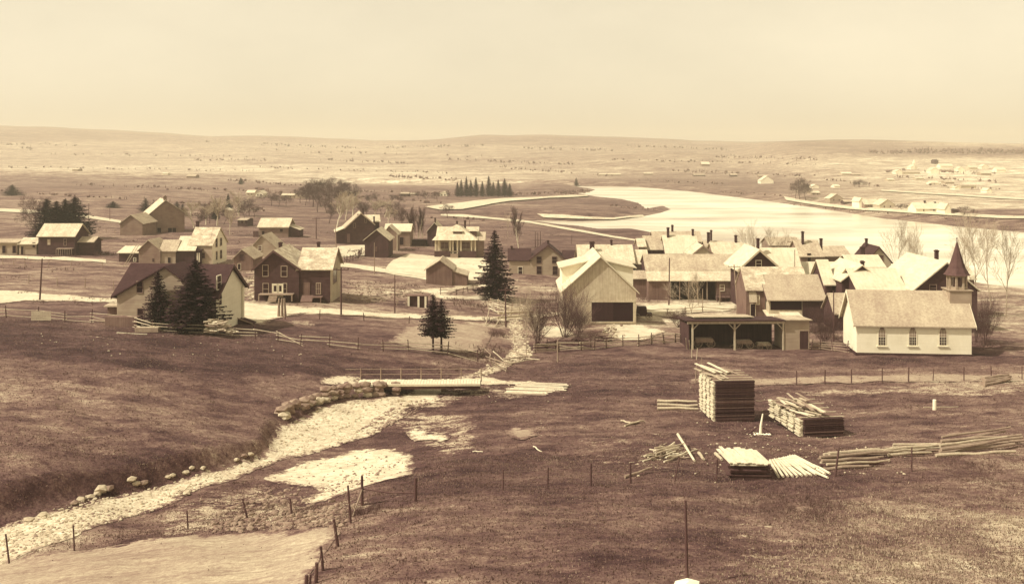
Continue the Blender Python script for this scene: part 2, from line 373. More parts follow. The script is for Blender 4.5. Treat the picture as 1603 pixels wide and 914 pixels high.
def make_ground():
    ys = np.geomspace(6, 5200, 850)
    us = np.linspace(-.9, .9, 620)
    us = np.sign(us)*np.abs(us)**1.15/.9**.15
    Y = np.repeat(ys[:,None], len(us), 1); X = us[None]*(Y+14)
    Z = height(X, Y)
    me = grid_mesh('ground', X, Y, Z)
    tone = ground_tone(X, Y)
    at = me.attributes.new('land', 'FLOAT', 'POINT'); at.data.foreach_set('value', tone.ravel().astype(np.float32))
    bare_ = np.zeros_like(X)
    for lv, soft, pp in BARE:
        sd = polysd(X, Y, [tuple(ground(a, b).xy) for a, b in pp])/np.maximum(1, Y/90)
        bare_ = np.maximum(bare_, lv*sst(-sd, -soft, soft))
    at = me.attributes.new('bare', 'FLOAT', 'POINT'); at.data.foreach_set('value', bare_.ravel().astype(np.float32))
    m, nt, b = newmat('ground'); M['ground'] = m
    v = turf_tone(nt)
    # bare patches: gravel and straw showing where the turf is worn away
    ba = nd(nt, 'ShaderNodeAttribute', attribute_name='bare').outputs['Fac']
    n1 = mth(nt, 'SUBTRACT', nz(nt, (.45,.9,.5), 5, .75, 'World', 61), .5); n2 = mth(nt, 'SUBTRACT', nz(nt, (3,4,3), 3, .7, 'World', 25), .5)
    k = mth(nt, 'ADD', mth(nt, 'MULTIPLY', ba, 1.5), mth(nt, 'ADD', mth(nt, 'MULTIPLY', n1, 3.0), mth(nt, 'MULTIPLY', n2, 1.6)))
    k = mth(nt, 'MULTIPLY', mth(nt, 'SUBTRACT', k, .95), 2.5, True)
    k = mth(nt, 'MULTIPLY', k, mth(nt, 'MULTIPLY', ba, 4.0, True))
    lt = mth(nt, 'MULTIPLY_ADD', nz(nt, (2.5,2.5,2.5), 4, .7, 'World', 33), .7); lt.node.inputs[2].default_value = .08
    v = blend(nt, lt, v, k)
    nt.links.new(sepia(nt, v), b.inputs['Base Color'])
    bp = nd(nt, 'ShaderNodeBump'); bp.inputs['Strength'].default_value = .5; bp.inputs['Distance'].default_value = .12
    nt.links.new(nz(nt, (2.2,2.2,2.2), 5, .7, 'World', 5), bp.inputs['Height']); nt.links.new(bp.outputs[0], b.inputs['Normal'])
    me.materials.append(m)
    o = bpy.data.objects.new('ground', me); C.objects.link(o); tag(o, kind='structure')
make_ground()
# ---------------------------------------------------------------- river
def make_river():
    m, nt, b = newmat('river_water'); M['water'] = m
    n = nz(nt, (.014,.03,1), 5, .65, 'World', 4)
    f = mth(nt, 'MULTIPLY_ADD', mth(nt, 'SUBTRACT', n, .5), 1.7); f.node.inputs[2].default_value = .72  # brownish mottle in the base colour stands in for tree reflections
    nt.links.new(sepia(nt, f), b.inputs['Base Color'])
    b.inputs['Roughness'].default_value = .22; b.inputs['Specular IOR Level'].default_value = .5
    bp = nd(nt, 'ShaderNodeBump'); bp.inputs['Strength'].default_value = .25; bp.inputs['Distance'].default_value = .05
    nt.links.new(nz(nt, (.8,1.6,1), 3, .6, 'World', 5), bp.inputs['Height']); nt.links.new(bp.outputs[0], b.inputs['Normal'])
    g = MB(); g.add([(-1300,150,-2),(1600,150,-2),(1600,1500,-2),(-1300,1500,-2)], [(0,1,2,3)])
    tag(g.build('river', m), kind='structure')
make_river()
# ---------------------------------------------------------------- sheets draped on the ground
def world_poly(px):
    return [ground(a, b).xy for a, b in px]
def drape(name, px, mat, jit=.35, dz=.05, step=1.0, seed=1, kind='structure', zf=None, hard=None):
    W = [ground(a, b) for a, b in px]
    out = []
    n = len(W)
    for i in range(n):
        p, q = W[i], W[(i+1) % n]
        sc = (p.y+q.y)/2/90
        k = max(1, int((q.xy-p.xy).length/(step*sc*.8)))
        for j in range(k):
            t = j/k; x = p.x+(q.x-p.x)*t; y = p.y+(q.y-p.y)*t
            s = max(.5, y/90)
            a = noise.noise(Vector((x/(3*s)+seed*9, y/(3*s), 0)))*1.4 + noise.noise(Vector((x/(.9*s), y/(.9*s)+seed*5, 3)))*.8
            b_ = noise.noise(Vector((x/(3*s), y/(3*s)+50, seed)))*1.4 + noise.noise(Vector((x/(.9*s)+7, y/(.9*s), 9)))*.8
            out.append((x+a*jit*s, y+b_*jit*s))
    arr = np.array(out); x0, y0 = arr.min(0); x1, y1 = arr.max(0)
    pts = [Vector(p) for p in out]
    # interior points, spacing grows with distance
    rows = []; y = y0
    while y < y1:
        st = max(.5, step*y/90); xs = np.arange(x0, x1, st)
        rows += [(a+ (len(rows)%2)*st*.3, y) for a in xs]; y += st
    if rows:
        rr = np.array(rows); sd = polysd(rr[:,0], rr[:,1], out)
        rr = rr[sd < -.25*step*rr[:,1]/90]
        pts += [Vector((float(a), float(b))) for a, b in rr]
    ne = len(out)
    vs, es, fs, *_ = geometry.delaunay_2d_cdt(pts, [(i, (i+1) % ne) for i in range(ne)], [], 0, 1e-5)
    co = np.array([(v.x, v.y) for v in vs])
    cen = np.array([co[list(f)].mean(0) for f in fs])
    ok = polysd(cen[:,0], cen[:,1], out) < 0
    Z = height(co[:,0], co[:,1]) + dz*np.maximum(1, co[:,1]/100)
    if zf is not None: Z = np.maximum(Z, zf)
    me = bpy.data.meshes.new(name)
    me.from_pydata([(a, b, c) for (a, b), c in zip(co.tolist(), Z.tolist())], [], [f for f, k in zip(fs, ok) if k]); me.update()
    me.polygons.foreach_set('use_smooth', [True]*len(me.polygons))
    ed = -polysd(co[:,0], co[:,1], out)/np.maximum(1.0, co[:,1]/90)
    if hard is None: hard = 1 if min(p.y for p in W) < 160 else 6
    ed = ed*hard + (.75 if hard > 1 else 0)
    at = me.attributes.new('edge', 'FLOAT', 'POINT'); at.data.foreach_set('value', ed.astype(np.float32))
    at = me.attributes.new('land', 'FLOAT', 'POINT'); at.data.foreach_set('value', ground_tone(co[:,0], co[:,1]).astype(np.float32))
    me.materials.append(M[mat]); o = bpy.data.objects.new(name, me); C.objects.link(o)
    # make sure the sheet looks up
    if len(me.polygons) and sum(p.normal.z for p in me.polygons) < 0: me.flip_normals()
    return tag(o, kind=kind)
drape('creek_bed', [(-40,836),(0,824),(60,807),(120,792),(180,777),(240,762),(300,744),(350,730),(400,714),(425,702),(420,690),(432,672),(455,657),(470,649),(500,638),(540,629),(580,623),(625,621),(650,606),(690,600),(740,584),(765,572),(788,562),(800,545),(800,520),(796,508),(800,496),(815,492),(820,520),(828,545),(836,556),(800,572),(748,590),(735,598),(700,610),(690,625),(640,640),(632,655),(606,668),(586,680),(556,690),(526,700),(478,712),(438,722),(398,737),(350,755),(300,772),(262,790),(215,808),(150,825),(80,852),(20,878),(-40,895)], 'gravel', .42, .03, .8, 2)
drape('gravel_bar', [(412,752),(440,737),(500,717),(540,708),(580,702),(620,702),(645,714),(654,733),(640,745),(600,753),(560,766),(520,779),(482,792),(470,782),(500,768),(484,761),(440,758)], 'sand', .55, .03, .8, 3)
drape('gravel_bar', [(632,677),(660,667),(668,678),(685,676),(706,683),(690,692),(670,689),(650,692)], 'sand', .35, .05, .7, 4)
drape('path', [(948,508),(1000,506),(1040,520),(1010,534),(965,532),(950,520)], 'dirt_yard', .4, .05, .9, 40)
drape('path', [(845,510),(880,508),(900,522),(870,534),(845,526)], 'dirt_yard', .5, .05, .9, 41)
drape('gravel_bar', [(790,672),(800,668),(830,672),(838,682),(820,690),(800,686)], 'dirt_track', .5, .05, .7, 14)
drape('stubble_field', [(-120,960),(-60,896),(0,882),(100,864),(200,850),(300,838),(400,832),(470,830),(520,827),(530,835),(510,862),(490,890),(476,925),(460,980),(200,1000)], 'stubble', .5, .03, 1.0, 5)
drape('road', [(-200,444),(-60,451),(0,455),(60,458),(100,462),(182,467),(200,470),(200,476),(182,474),(100,472),(40,471),(0,476),(-60,480),(-200,480)], 'dirt_road', .35, .05, 1.2, 6)
drape('road', [(352,492),(362,474),(392,470),(405,476),(470,480),(530,484),(620,491),(700,494),(765,496),(830,491),(900,486),(905,491),(835,499),(770,503),(700,501),(620,499),(530,494),(470,492),(432,500),(408,512),(380,500)], 'dirt_road', .35, .05, 1.0, 7)
drape('road', [(-200,392),(-60,397),(0,400),(60,402),(120,404),(165,407),(165,412),(120,409),(60,407),(0,405),(-60,403),(-200,399)], 'dirt_road', .2, .05, 1.5, 8)
drape('road', [(-200,320),(-60,324),(0,327),(60,330),(130,336),(190,346),(190,350),(130,341),(60,335),(0,332),(-60,328),(-200,325)], 'dirt_road', .15, .06, 2.5, 9)
drape('road', [(525,411),(560,415),(600,421),(640,428),(668,433),(668,439),(640,434),(600,427),(560,421),(525,418)], 'dirt_road', .25, .05, 1.2, 10)
drape('yard', [(600,427),(615,408),(640,398),(680,402),(758,405),(770,420),(750,440),(700,441),(665,436),(630,430)], 'dirt_yard', .4, .07, 1.2, 11)
drape('yard', [(528,386),(575,384),(575,400),(548,402),(528,404)], 'dirt_yard', .4, .06, 1.2, 12)
drape('path', [(590,457),(650,452),(700,450),(765,442),(765,448),(720,454),(700,462),(740,464),(770,456),(765,470),(690,470),(660,458),(590,463)], 'dirt_yard', .4, .05, 1.2, 13)
drape('yard', [(1000,478),(1060,474),(1162,472),(1166,480),(1140,486),(1075,492),(1045,498),(1000,492)], 'dirt_yard', .5, .05, 1.2, 15)
drape('path', [(1085,592),(1180,591),(1300,588),(1450,587),(1568,586),(1800,584),(1800,592),(1568,596),(1450,598),(1300,600),(1185,604),(1085,600)], 'dirt_track', .5, .05, 1.2, 16)
drape('path', [(500,594),(530,589),(560,588),(560,602),(530,606),(505,603)], 'dirt_yard', .4, .05, .9, 17)
drape('path', [(735,590),(770,590),(800,596),(850,600),(880,603),(800,603),(770,604),(735,602)], 'dirt_yard', .4, .05, .9, 18)
drape('road', [(1226,309),(1250,314),(1290,320),(1350,326),(1430,331),(1500,335),(1568,339),(1800,346),(1800,351),(1568,343.5),(1500,339.5),(1430,335.5),(1350,330.5),(1290,324.5),(1250,318.5),(1230,315)], 'dirt_road', .12, .12, 2.5, 19)
drape('road', [(690,336),(760,340),(830,347),(900,359),(960,370),(1010,378),(1010,380.5),(960,373),(900,362.5),(830,350),(760,343),(690,338.5)], 'dirt_road', .15, .06, 2.2, 20)
drape('sandy_shore', [(668,325),(700,321),(740,316),(790,312),(860,309),(925,307.5),(925,309),(860,311.5),(800,316),(760,323),(720,329),(690,330)], 'sand', .3, .12, 3, 21)
drape('sandy_shore', [(840,336),(880,338),(920,341),(960,342.5),(1005,338),(1010,341),(960,345),(900,344),(850,342)], 'sand', .3, .12, 3, 22)
drape('road', [(1380,298),(1440,302),(1500,305),(1568,309),(1700,316),(1700,319),(1568,312),(1500,307.5),(1440,304),(1380,300)], 'dirt_road', .1, .08, 4, 23)
# pale field patch in front of the barn, and the garden plot by the small spruces
drape('garden_plot', [(602,535),(640,512),(680,505),(760,508),(775,520),(765,545),(720,552),(660,548)], 'dirt_track', .4, .05, 1.0, 24)
# ---------------------------------------------------------------- grass, stones, brush (nobody could count them)
def scatter_blades(name, n, box, mat, h=(.10,.3), w=.05, seed=3, cond=None, blades=2):
    """box in photograph pixels; tufts spread evenly over the land it covers"""
    rs = np.random.RandomState(seed)
    x0, y0, x1, y1 = box
    P = [ground(a, b) for a, b in ((x0,y0),(x1,y0),(x0,y1),(x1,y1))]
    ya, yb = min(p.y for p in P), max(p.y for p in P)
    Y = ya + (yb-ya)*rs.rand(n*3)
    ta, tb = (x0-CX)/F, (x1-CX)/F
    keep = rs.rand(n*3) < Y/yb
    Y = Y[keep][:n]; X = (ta+(tb-ta)*rs.rand(len(Y)))*Y
    if cond is not None:
        k = cond(X, Y); X = X[k]; Y = Y[k]
    Z = height(X, Y) - .02
    V = []; 
    for b in range(blades):
        hh = h[0]+(h[1]-h[0])*rs.rand(len(X))**2; a = rs.rand(len(X))*6.283; ww = w*(.6+rs.rand(len(X)))
        l = rs.rand(len(X))*.5*hh; la = rs.rand(len(X))*6.283
        ox = rs.randn(len(X))*.06; oy = rs.randn(len(X))*.06
        A = np.stack([X+ox-np.cos(a)*ww, Y+oy-np.sin(a)*ww, Z], -1)
        B = np.stack([X+ox+np.cos(a)*ww, Y+oy+np.sin(a)*ww, Z], -1)
        T = np.stack([X+ox+np.cos(la)*l, Y+oy+np.sin(la)*l, Z+hh], -1)
        V.append(np.stack([A, B, T], 1))
    V = np.concatenate(V).reshape(-1, 3).astype(np.float32)
    me = bpy.data.meshes.new(name); nt_ = len(V)//3
    me.vertices.add(len(V)); me.vertices.foreach_set('co', V.ravel())
    me.loops.add(len(V)); me.loops.foreach_set('vertex_index', np.arange(len(V), dtype=np.int32))
    me.polygons.add(nt_); me.polygons.foreach_set('loop_start', (np.arange(nt_)*3).astype(np.int32)); me.update(calc_edges=True)
    me.materials.append(M[mat]); o = bpy.data.objects.new(name, me); C.objects.link(o); return o
_ck = world_poly([(-40,836),(120,792),(240,762),(350,730),(425,702),(420,690),(455,657),(540,629),(625,621),(690,600),(788,562),(800,545),(796,508),(815,492),(836,556),(748,590),(700,610),(690,625),(632,655),(586,680),(526,700),(438,722),(350,755),(262,790),(150,825),(20,878),(-40,895)])
_bar = world_poly([(412,752),(500,717),(580,702),(645,714),(654,733),(600,753),(520,779),(482,792),(440,758)])
_stb = world_poly([(-120,960),(0,882),(200,850),(400,832),(525,827),(490,890),(460,980)])
def off_bed(X, Y):
    a = (polysd(X, Y, _ck) > .4) & (polysd(X, Y, _bar) > .4) & (polysd(X, Y, _stb) > 0)
    rs = np.random.RandomState(5)
    return a | (rs.rand(len(X)) < .02)
tag(scatter_blades('dry_grass', 90000, (-60,700,1680,1000), 'grass_dry', (.03,.13), .03, 3, off_bed), 'short dry grass over the foreground field', 'grass', kind='stuff')
tag(scatter_blades('dry_grass', 60000, (-60,560,1680,700), 'grass_dry', (.03,.13), .045, 4, off_bed), 'short dry grass on the meadows beyond the brow', 'grass', kind='stuff')
def _soft(X, Y):
    px = CX+X/Y*F; py = YH+(CZ-height(X, Y, False))/Y*F
    return np.random.RandomState(9).rand(len(X)) < sst(px+(py-760)*.6, 1160, 1420)*sst(py, 745, 860)
tag(scatter_blades('dry_grass', 34000, (1050,740,1680,1000), 'grass_pale', (.04,.17), .03, 5, _soft), 'pale bleached grass at the lower right of the field', 'grass', kind='stuff')
def cobbles(name, px, n, r, seed, mat='stone_light', label=None):
    W = world_poly(px); arr = np.array([tuple(w) for w in W]); rs = np.random.RandomState(seed)
    g = MB(); k = 0; lo = arr.min(0); hi = arr.max(0)
    P = lo+(hi-lo)*rs.rand(n*8, 2); P = P[polysd(P[:,0], P[:,1], [tuple(w) for w in W]) < 0][:n]
    Z = height(P[:,0], P[:,1])
    for (x, y), z in zip(P, Z):
        g.blob((x, y, z+.04), r*(.4+1.6*rs.rand()**3), (1, 1, .6), int(x*91+y*17), .3)
    return tag(g.build(name, mat), label, 'stones', kind='stuff')
cobbles('creek_stones', [(430,690),(460,655),(540,630),(625,622),(640,640),(632,655),(586,680),(526,700),(440,722)], 700, .085, 1, 'stone_light', 'pale cobbles strewn over the creek bed below the plank bridge')
cobbles('creek_stones', [(560,675),(610,640),(660,625),(690,625),(632,655),(586,680)], 380, .10, 8, 'stone', 'darker cobbles in the creek bed just below the bridge')
cobbles('creek_stones', [(740,584),(765,572),(788,562),(800,545),(796,508),(815,492),(820,520),(836,556),(800,572),(748,592)], 500, .12, 2, 'stone_light', 'pale cobbles in the creek above the plank bridge')
cobbles('creek_stones', [(-40,840),(60,807),(180,777),(300,744),(400,720),(430,724),(300,772),(215,808),(80,852),(-40,895)], 1100, .085, 3, 'stone_light', 'grey cobbles along the lower creek bed')
cobbles('creek_stones', [(500,760),(560,740),(600,735),(590,750),(520,775)], 90, .08, 4, 'stone', 'scattered stones on the gravel bar')
cobbles('creek_stones', [(-40,860),(60,830),(180,795),(300,762),(400,728),(440,716),(438,724),(300,774),(215,810),(80,856),(-40,898)], 420, .07, 31, 'stone', 'darker stones along the near margin of the lower creek')
cobbles('creek_stones', [(420,750),(500,720),(580,706),(640,716),(648,733),(600,750),(520,776),(484,788)], 260, .06, 32, 'stone', 'small stones peppering the gravel bar')
cobbles('field_stones', [(60,520),(350,525),(560,575),(480,590),(200,560),(60,545)], 70, .06, 5, 'stone_light', 'small pale stones scattered over the dark left field')
cobbles('field_stones', [(400,770),(480,765),(560,790),(540,825),(420,828),(330,835),(340,800)], 300, .12, 6, 'stone', 'clods and stones on the rough ground between creek and stubble')
def brush(name, spots, label, mat='brush', seed=1):
    """low leafless scrub: spots are (px, py, spread px, number, height)"""
    rr = random.Random(seed); g = MB()
    for px, py, sp, n, h in spots:
        c = ground(px, py); s = sp*c.y/F
        xy = np.array([(c.x+rr.gauss(0, .5)*s, c.y+rr.gauss(0, .5)*s) for _ in range(n)]); zz = height(xy[:,0], xy[:,1], False)-.05
        for (x, y), z in zip(xy.tolist(), zz.tolist()):
            H = h*rr.uniform(.4, 1); t = .012*(c.y/90)
            for _k in range(5):
                d = Vector((rr.gauss(0,.45), rr.gauss(0,.45), 1))*H*rr.uniform(.5, 1)
                a = Vector((x, y, z)); b = a+d; side = Vector((rr.uniform(-1,1), rr.uniform(-1,1), .2)).normalized()*t*1.6
                g.add([a-side, a+side, b], [(0,1,2)])
                m_ = a+d*.5; e = m_+Vector((rr.gauss(0,.3), rr.gauss(0,.3), .5))*H*.5
                g.add([m_-side*.7, m_+side*.7, e], [(0,1,2)])
    return tag(g.build(name, mat), label, 'brush', kind='stuff')
brush('brush', [(770,548,40,60,.9),(755,560,40,50,.7),(780,525,22,50,1.0),(775,505,18,40,.9),(835,530,20,30,.9),(740,575,40,50,.5),(690,580,50,50,.5),(820,480,30,40,.8)], 'leafless brush on the creek banks above the plank bridge')
brush('brush', [(1230,800,120,170,.8),(1275,792,100,120,.8),(1215,785,110,60,.6),(1530,730,45,90,.6),(1540,750,40,60,.5)], 'low scrub on the right slope of the foreground')
brush('brush', [(420,795,50,70,.5),(470,800,50,80,.5),(380,800,40,40,.5),(560,805,25,60,.7),(590,800,20,30,.5),(350,815,40,40,.4)], 'tangled weeds between the creek and the stubble field', seed=4)
brush('brush', [(745,480,40,60,1.0),(720,472,30,40,.8),(560,445,50,60,.6),(620,455,50,60,.6),(500,400,20,30,.8),(560,395,20,40,1.0),(390,435,30,40,.6),(690,445,30,30,.4)], 'scrub on the waste ground beside the middle road', seed=5)
brush('brush', [(960,500,25,30,.7),(1010,470,15,20,1),(1065,500,12,25,1.2),(1285,520,25,120,1.4),(1290,500,25,90,1.6),(1300,530,20,60,1.2),(1545,540,20,60,1.0),(1540,520,20,60,1.2)], 'dark bushes around the village sheds and behind the church', seed=6)
brush('brush', [(130,395,30,50,1.2),(150,398,25,50,1.4),(110,400,30,30,.9),(370,395,20,20,.8)], 'garden scrub beside the far left farmhouse', seed=7)

_rw2 = random.Random(77)
brush('weeds', [(_rw2.uniform(560,1600), _rw2.uniform(745,925), _rw2.uniform(8,45), _rw2.randint(6,26), _rw2.uniform(.12,.32)) for _ in range(110)], 'clumps of dead weeds standing in the foreground field', 'brush', 8)
brush('weeds', [(_rw2.uniform(640,1600), _rw2.uniform(570,740), _rw2.uniform(8,40), _rw2.randint(6,22), _rw2.uniform(.12,.35)) for _ in range(90)], 'clumps of dead weeds in the lumber yard meadow', 'brush', 9)
brush('weeds', [(_rw2.uniform(560,1600), _rw2.uniform(600,925), _rw2.uniform(8,40), _rw2.randint(6,20), _rw2.uniform(.1,.28)) for _ in range(110)], 'pale dead grass clumps over the right-hand fields', 'brush_pale', 10)
brush('weeds', [(_rw2.uniform(-40,420), _rw2.uniform(560,720), _rw2.uniform(8,50), _rw2.randint(6,20), _rw2.uniform(.1,.3)) for _ in range(90)], 'dead weeds over the left meadow slope', 'brush_pale', 11)
brush('weeds', [(_rw2.uniform(0,900), _rw2.uniform(345,480), _rw2.uniform(8,40), _rw2.randint(5,16), _rw2.uniform(.3,.8)) for _ in range(120)], 'hedge weeds and bushes dotted over the village meadows', 'brush', 12)
brush('weeds', [(_t*430-10+_rw2.gauss(0,4), 826-_t*120+_rw2.gauss(0,2), 14, 14, .3) for _t in [k/26 for k in range(27)]], 'dark weeds hanging over the cut left bank of the creek', 'brush', 13)
for _kk, _px, _c, _l in ((1,[(1080,600),(1200,600),(1340,640),(1350,690),(1200,700),(1090,680)],260,'bark chips and splinters round the lumber stacks'),(2,[(1000,690),(1220,695),(1420,700),(1420,745),(1100,755),(990,745)],300,'bark chips and splinters round the plank piles'),(3,[(760,600),(900,598),(880,630),(760,630)],60,'splinters beside the flat plank pile')):
    cobbles('wood_chips', _px, _c, .055, 50+_kk, 'wood_light', _l)
cobbles('yard_litter', [(360,440),(400,432),(405,470),(365,480)], 120, .22, 60, 'stone_light', 'rubble and litter between the cream house and the brown house')
cobbles('yard_litter', [(540,440),(640,452),(640,480),(545,470)], 160, .2, 61, 'stone', 'rough clods on the waste ground by the middle road')
cobbles('yard_litter', [(480,795),(545,800),(540,826),(340,832),(330,815)], 260, .12, 62, 'stone', 'ploughed clods along the edge of the stubble field')
# ---------------------------------------------------------------- buildings
class Bld:
    """A building thing; its local frame has x along the front, y going away from the viewer's side, z up."""
    def __init__(s, name, label, cat, A, yaw=0, Y=None, z=None, group=None):
        if Y is not None:
            x, y = at_Y(A[0], Y); zz = hz(x, y) if z is None else z
        elif z is not None:
            x, y = at_z(A[0], A[1], z); zz = z
        else:
            p = ground(*A); x, y, zz = p.x, p.y, p.z
        s.o = Vector((x, y, zz)); s.yaw = R(yaw)
        s.ex = Vector((math.cos(s.yaw), math.sin(s.yaw), 0)); s.ey = Vector((-math.sin(s.yaw), math.cos(s.yaw), 0))
        s.t = thing(name, label, cat, s.o, s.yaw, group); s.g = group; s.roofs = []
        s.m = F/s.o.y       # pixels per metre at the anchor
    def pf(s, px, py, y=0.0):       # photograph pixel -> local (x, z) on the plane local y
        d = Vector(((px-CX)/F, 1, -(py-YH)/F)); P0 = s.o+s.ey*y; O = Vector((0,0,CZ))
        t = (P0-O).dot(s.ey)/d.dot(s.ey); q = O+d*t-s.o
        return q.dot(s.ex), q.z
    def pr(s, px, py, x):           # on the plane local x -> (y, z)
        d = Vector(((px-CX)/F, 1, -(py-YH)/F)); P0 = s.o+s.ex*x; O = Vector((0,0,CZ))
        t = (P0-O).dot(s.ex)/d.dot(s.ex); q = O+d*t-s.o
        return q.dot(s.ey), q.z
    def block(s, x0, x1, y0, y1, he, hr, axis='x', wall='clap_tan', roof='roof_mid', r=.5, oh=.35, og=.3, zb=-2.0, th=.14, he2=None, rake=None, wname='wall'):
        """walls up to the roof and a pitched roof; axis = direction of the ridge, r = where it lies across"""
        a0, a1, b0, b1 = (x0, x1, y0, y1) if axis == 'x' else (y0, y1, x0, x1)
        he2 = he if he2 is None else he2
        rb = b0+(b1-b0)*r; s1 = (hr-he)/max(rb-b0, 1e-3); s2 = (hr-he2)/max(b1-rb, 1e-3)
        g = MB(); g.prism([(b0,zb),(b1,zb),(b1,he2),(rb,hr),(b0,he)] if 0 < r < 1 else ([(b0,zb),(b1,zb),(b1,hr),(b0,he)] if r >= 1 else [(b0,zb),(b1,zb),(b1,he2),(b0,hr)]), axis, a0, a1)
        w = g.build(wname, wall, s.t)
        g = MB(); d = .02
        if r > 0:
            p = [(b0-oh, he-oh*s1+d), (rb, hr+d), (rb, hr+d+th), (b0-oh, he-oh*s1+d+th)]
            g.prism(p, axis, a0-og, a1+og)
        if r < 1:
            p = [(rb, hr+d), (b1+oh, he2-oh*s2+d), (b1+oh, he2-oh*s2+d+th), (rb, hr+d+th)]
            g.prism(p, axis, a0-og, a1+og)
        ro = g.build('roof', roof, s.t); s.roofs.append(ro)
        if rake:
            for a in (a0-og-.03, a1+og-.02):
                g = MB(); g.prism([(b0-oh, he-oh*s1-.16), (rb, hr-.16), (b1+oh, he2-oh*s2-.16), (b1+oh, he2-oh*s2+th+.04), (rb, hr+th+.04), (b0-oh, he-oh*s1+th+.04)], axis, a, a+.05)
                g.build('roof_trim', rake, ro)
        return w
    def chim(s, x, y, z0, z1, w=.55, d=.55, mat='brick'):
        g = MB(); g.box(x-w/2, y-d/2, z0, x+w/2, y+d/2, z1-.25); g.box(x-w/2-.07, y-d/2-.07, z1-.25, x+w/2+.07, y+d/2+.07, z1-.08); g.box(x-w/2+.04, y-d/2+.04, z1-.08, x+w/2-.04, y+d/2-.04, z1)
        return g.build('chimney', mat, s.roofs[-1] if s.roofs else s.t)
    def chim_px(s, x0, y0, x1, y1, y):       # pixel box at local depth y
        a, z1 = s.pf(x0, y0, y); b, z0 = s.pf(x1, y1, y)
        s.chim((a+b)/2, y, z0-1.0, z1, max(.35, b-a-.14))
    def _win(s, face, u0, u1, z0, z1, off, frame, pane, cols, rows, name):
        fr = MB(); pn = MB(); fw = .09; po = .03; e = .06
        def bx(g, a, b, c, d, p0, p1):
            if face == 'F': g.box(a, off-p1, b, c, off-p0, d)
            elif face == 'R': g.box(off+p0, a, b, off+p1, c, d)
            elif face == 'L': g.box(off-p1, a, b, off-p0, c, d)
        bx(fr, u0-fw, z0-fw, u0, z1+fw, -.05, e); bx(fr, u1, z0-fw, u1+fw, z1+fw, -.05, e)
        bx(fr, u0, z1, u1, z1+fw, -.05, e); bx(fr, u0-.0, z0-fw, u1, z0, -.05, e+.03)
        for k in range(1, rows): z = z0+(z1-z0)*k/rows; bx(fr, u0, z-.025, u1, z+.025, -.02, po+.02)
        for k in range(1, cols): u = u0+(u1-u0)*k/cols; bx(fr, u-.02, z0, u+.02, z1, -.02, po+.015)
        bx(pn, u0, z0, u1, z1, -.04, po-.01)
        f = fr.build(name, frame, s.t); pn.build('pane', pane, f); return f
    def win(s, px, frame='trim_white', pane='glass_dark', y=0.0, cols=1, rows=2):    # px = (x0,y0,x1,y1) on the front plane
        a, z1 = s.pf(px[0], px[1], y); b, z0 = s.pf(px[2], px[3], y)
        return s._win('F', a+.05, b-.05, z0, z1, y, frame, pane, cols, rows, 'window')
    def winr(s, px, x, frame='trim_white', pane='glass_dark', cols=1, rows=2):       # on a right-hand wall
        a, z1 = s.pr(px[0], px[1], x); b, z0 = s.pr(px[2], px[3], x); a, b = sorted((a, b))
        return s._win('R', a+.1, b-.1, z0, z1, x, frame, pane, cols, rows, 'window')
    def door(s, px, mat='wood_dark', y=0.0, frame='wood_mid', name='door'):
        a, z1 = s.pf(px[0], px[1], y); b, z0 = s.pf(px[2], px[3], y)
        g = MB(); g.box(a, y-.05, z0, b, y+.05, z1); d = g.build(name, mat, s.t)
        g = MB(); g.box(a-.1, y-.08, z0, a-.002, y+.04, z1+.1); g.box(b+.002, y-.08, z0, b+.1, y+.04, z1+.1); g.box(a-.002, y-.08, z1+.003, b+.002, y+.04, z1+.1)
        g.build('door_frame', frame, d); return d
def simple_house(name, label, cat, A, xB, he_y, hr_y, D, axis='x', yaw=0, wall='clap_tan', roof='roof_mid', Y=None, z=None, group=None, r=.5, oh=.35, og=.3, apex=None, rake=None, base_y=None):
    b = Bld(name, label, cat, A, yaw, Y, z, group)
    L, _ = b.pf(xB, A[1] or 400); _, he = b.pf(A[0], he_y)
    if axis == 'x': _, hr = b.pf(A[0], hr_y, D*r)
    else:
        ax, hr = b.pf(apex if apex else (A[0]+xB)/2, hr_y)
        if apex: r = ax/L
    b.L = L; b.D = D; b.he = he; b.hr = hr
    b.block(0, L, 0, D, he, hr, axis, wall, roof, r, oh, og, rake=rake)
    return b
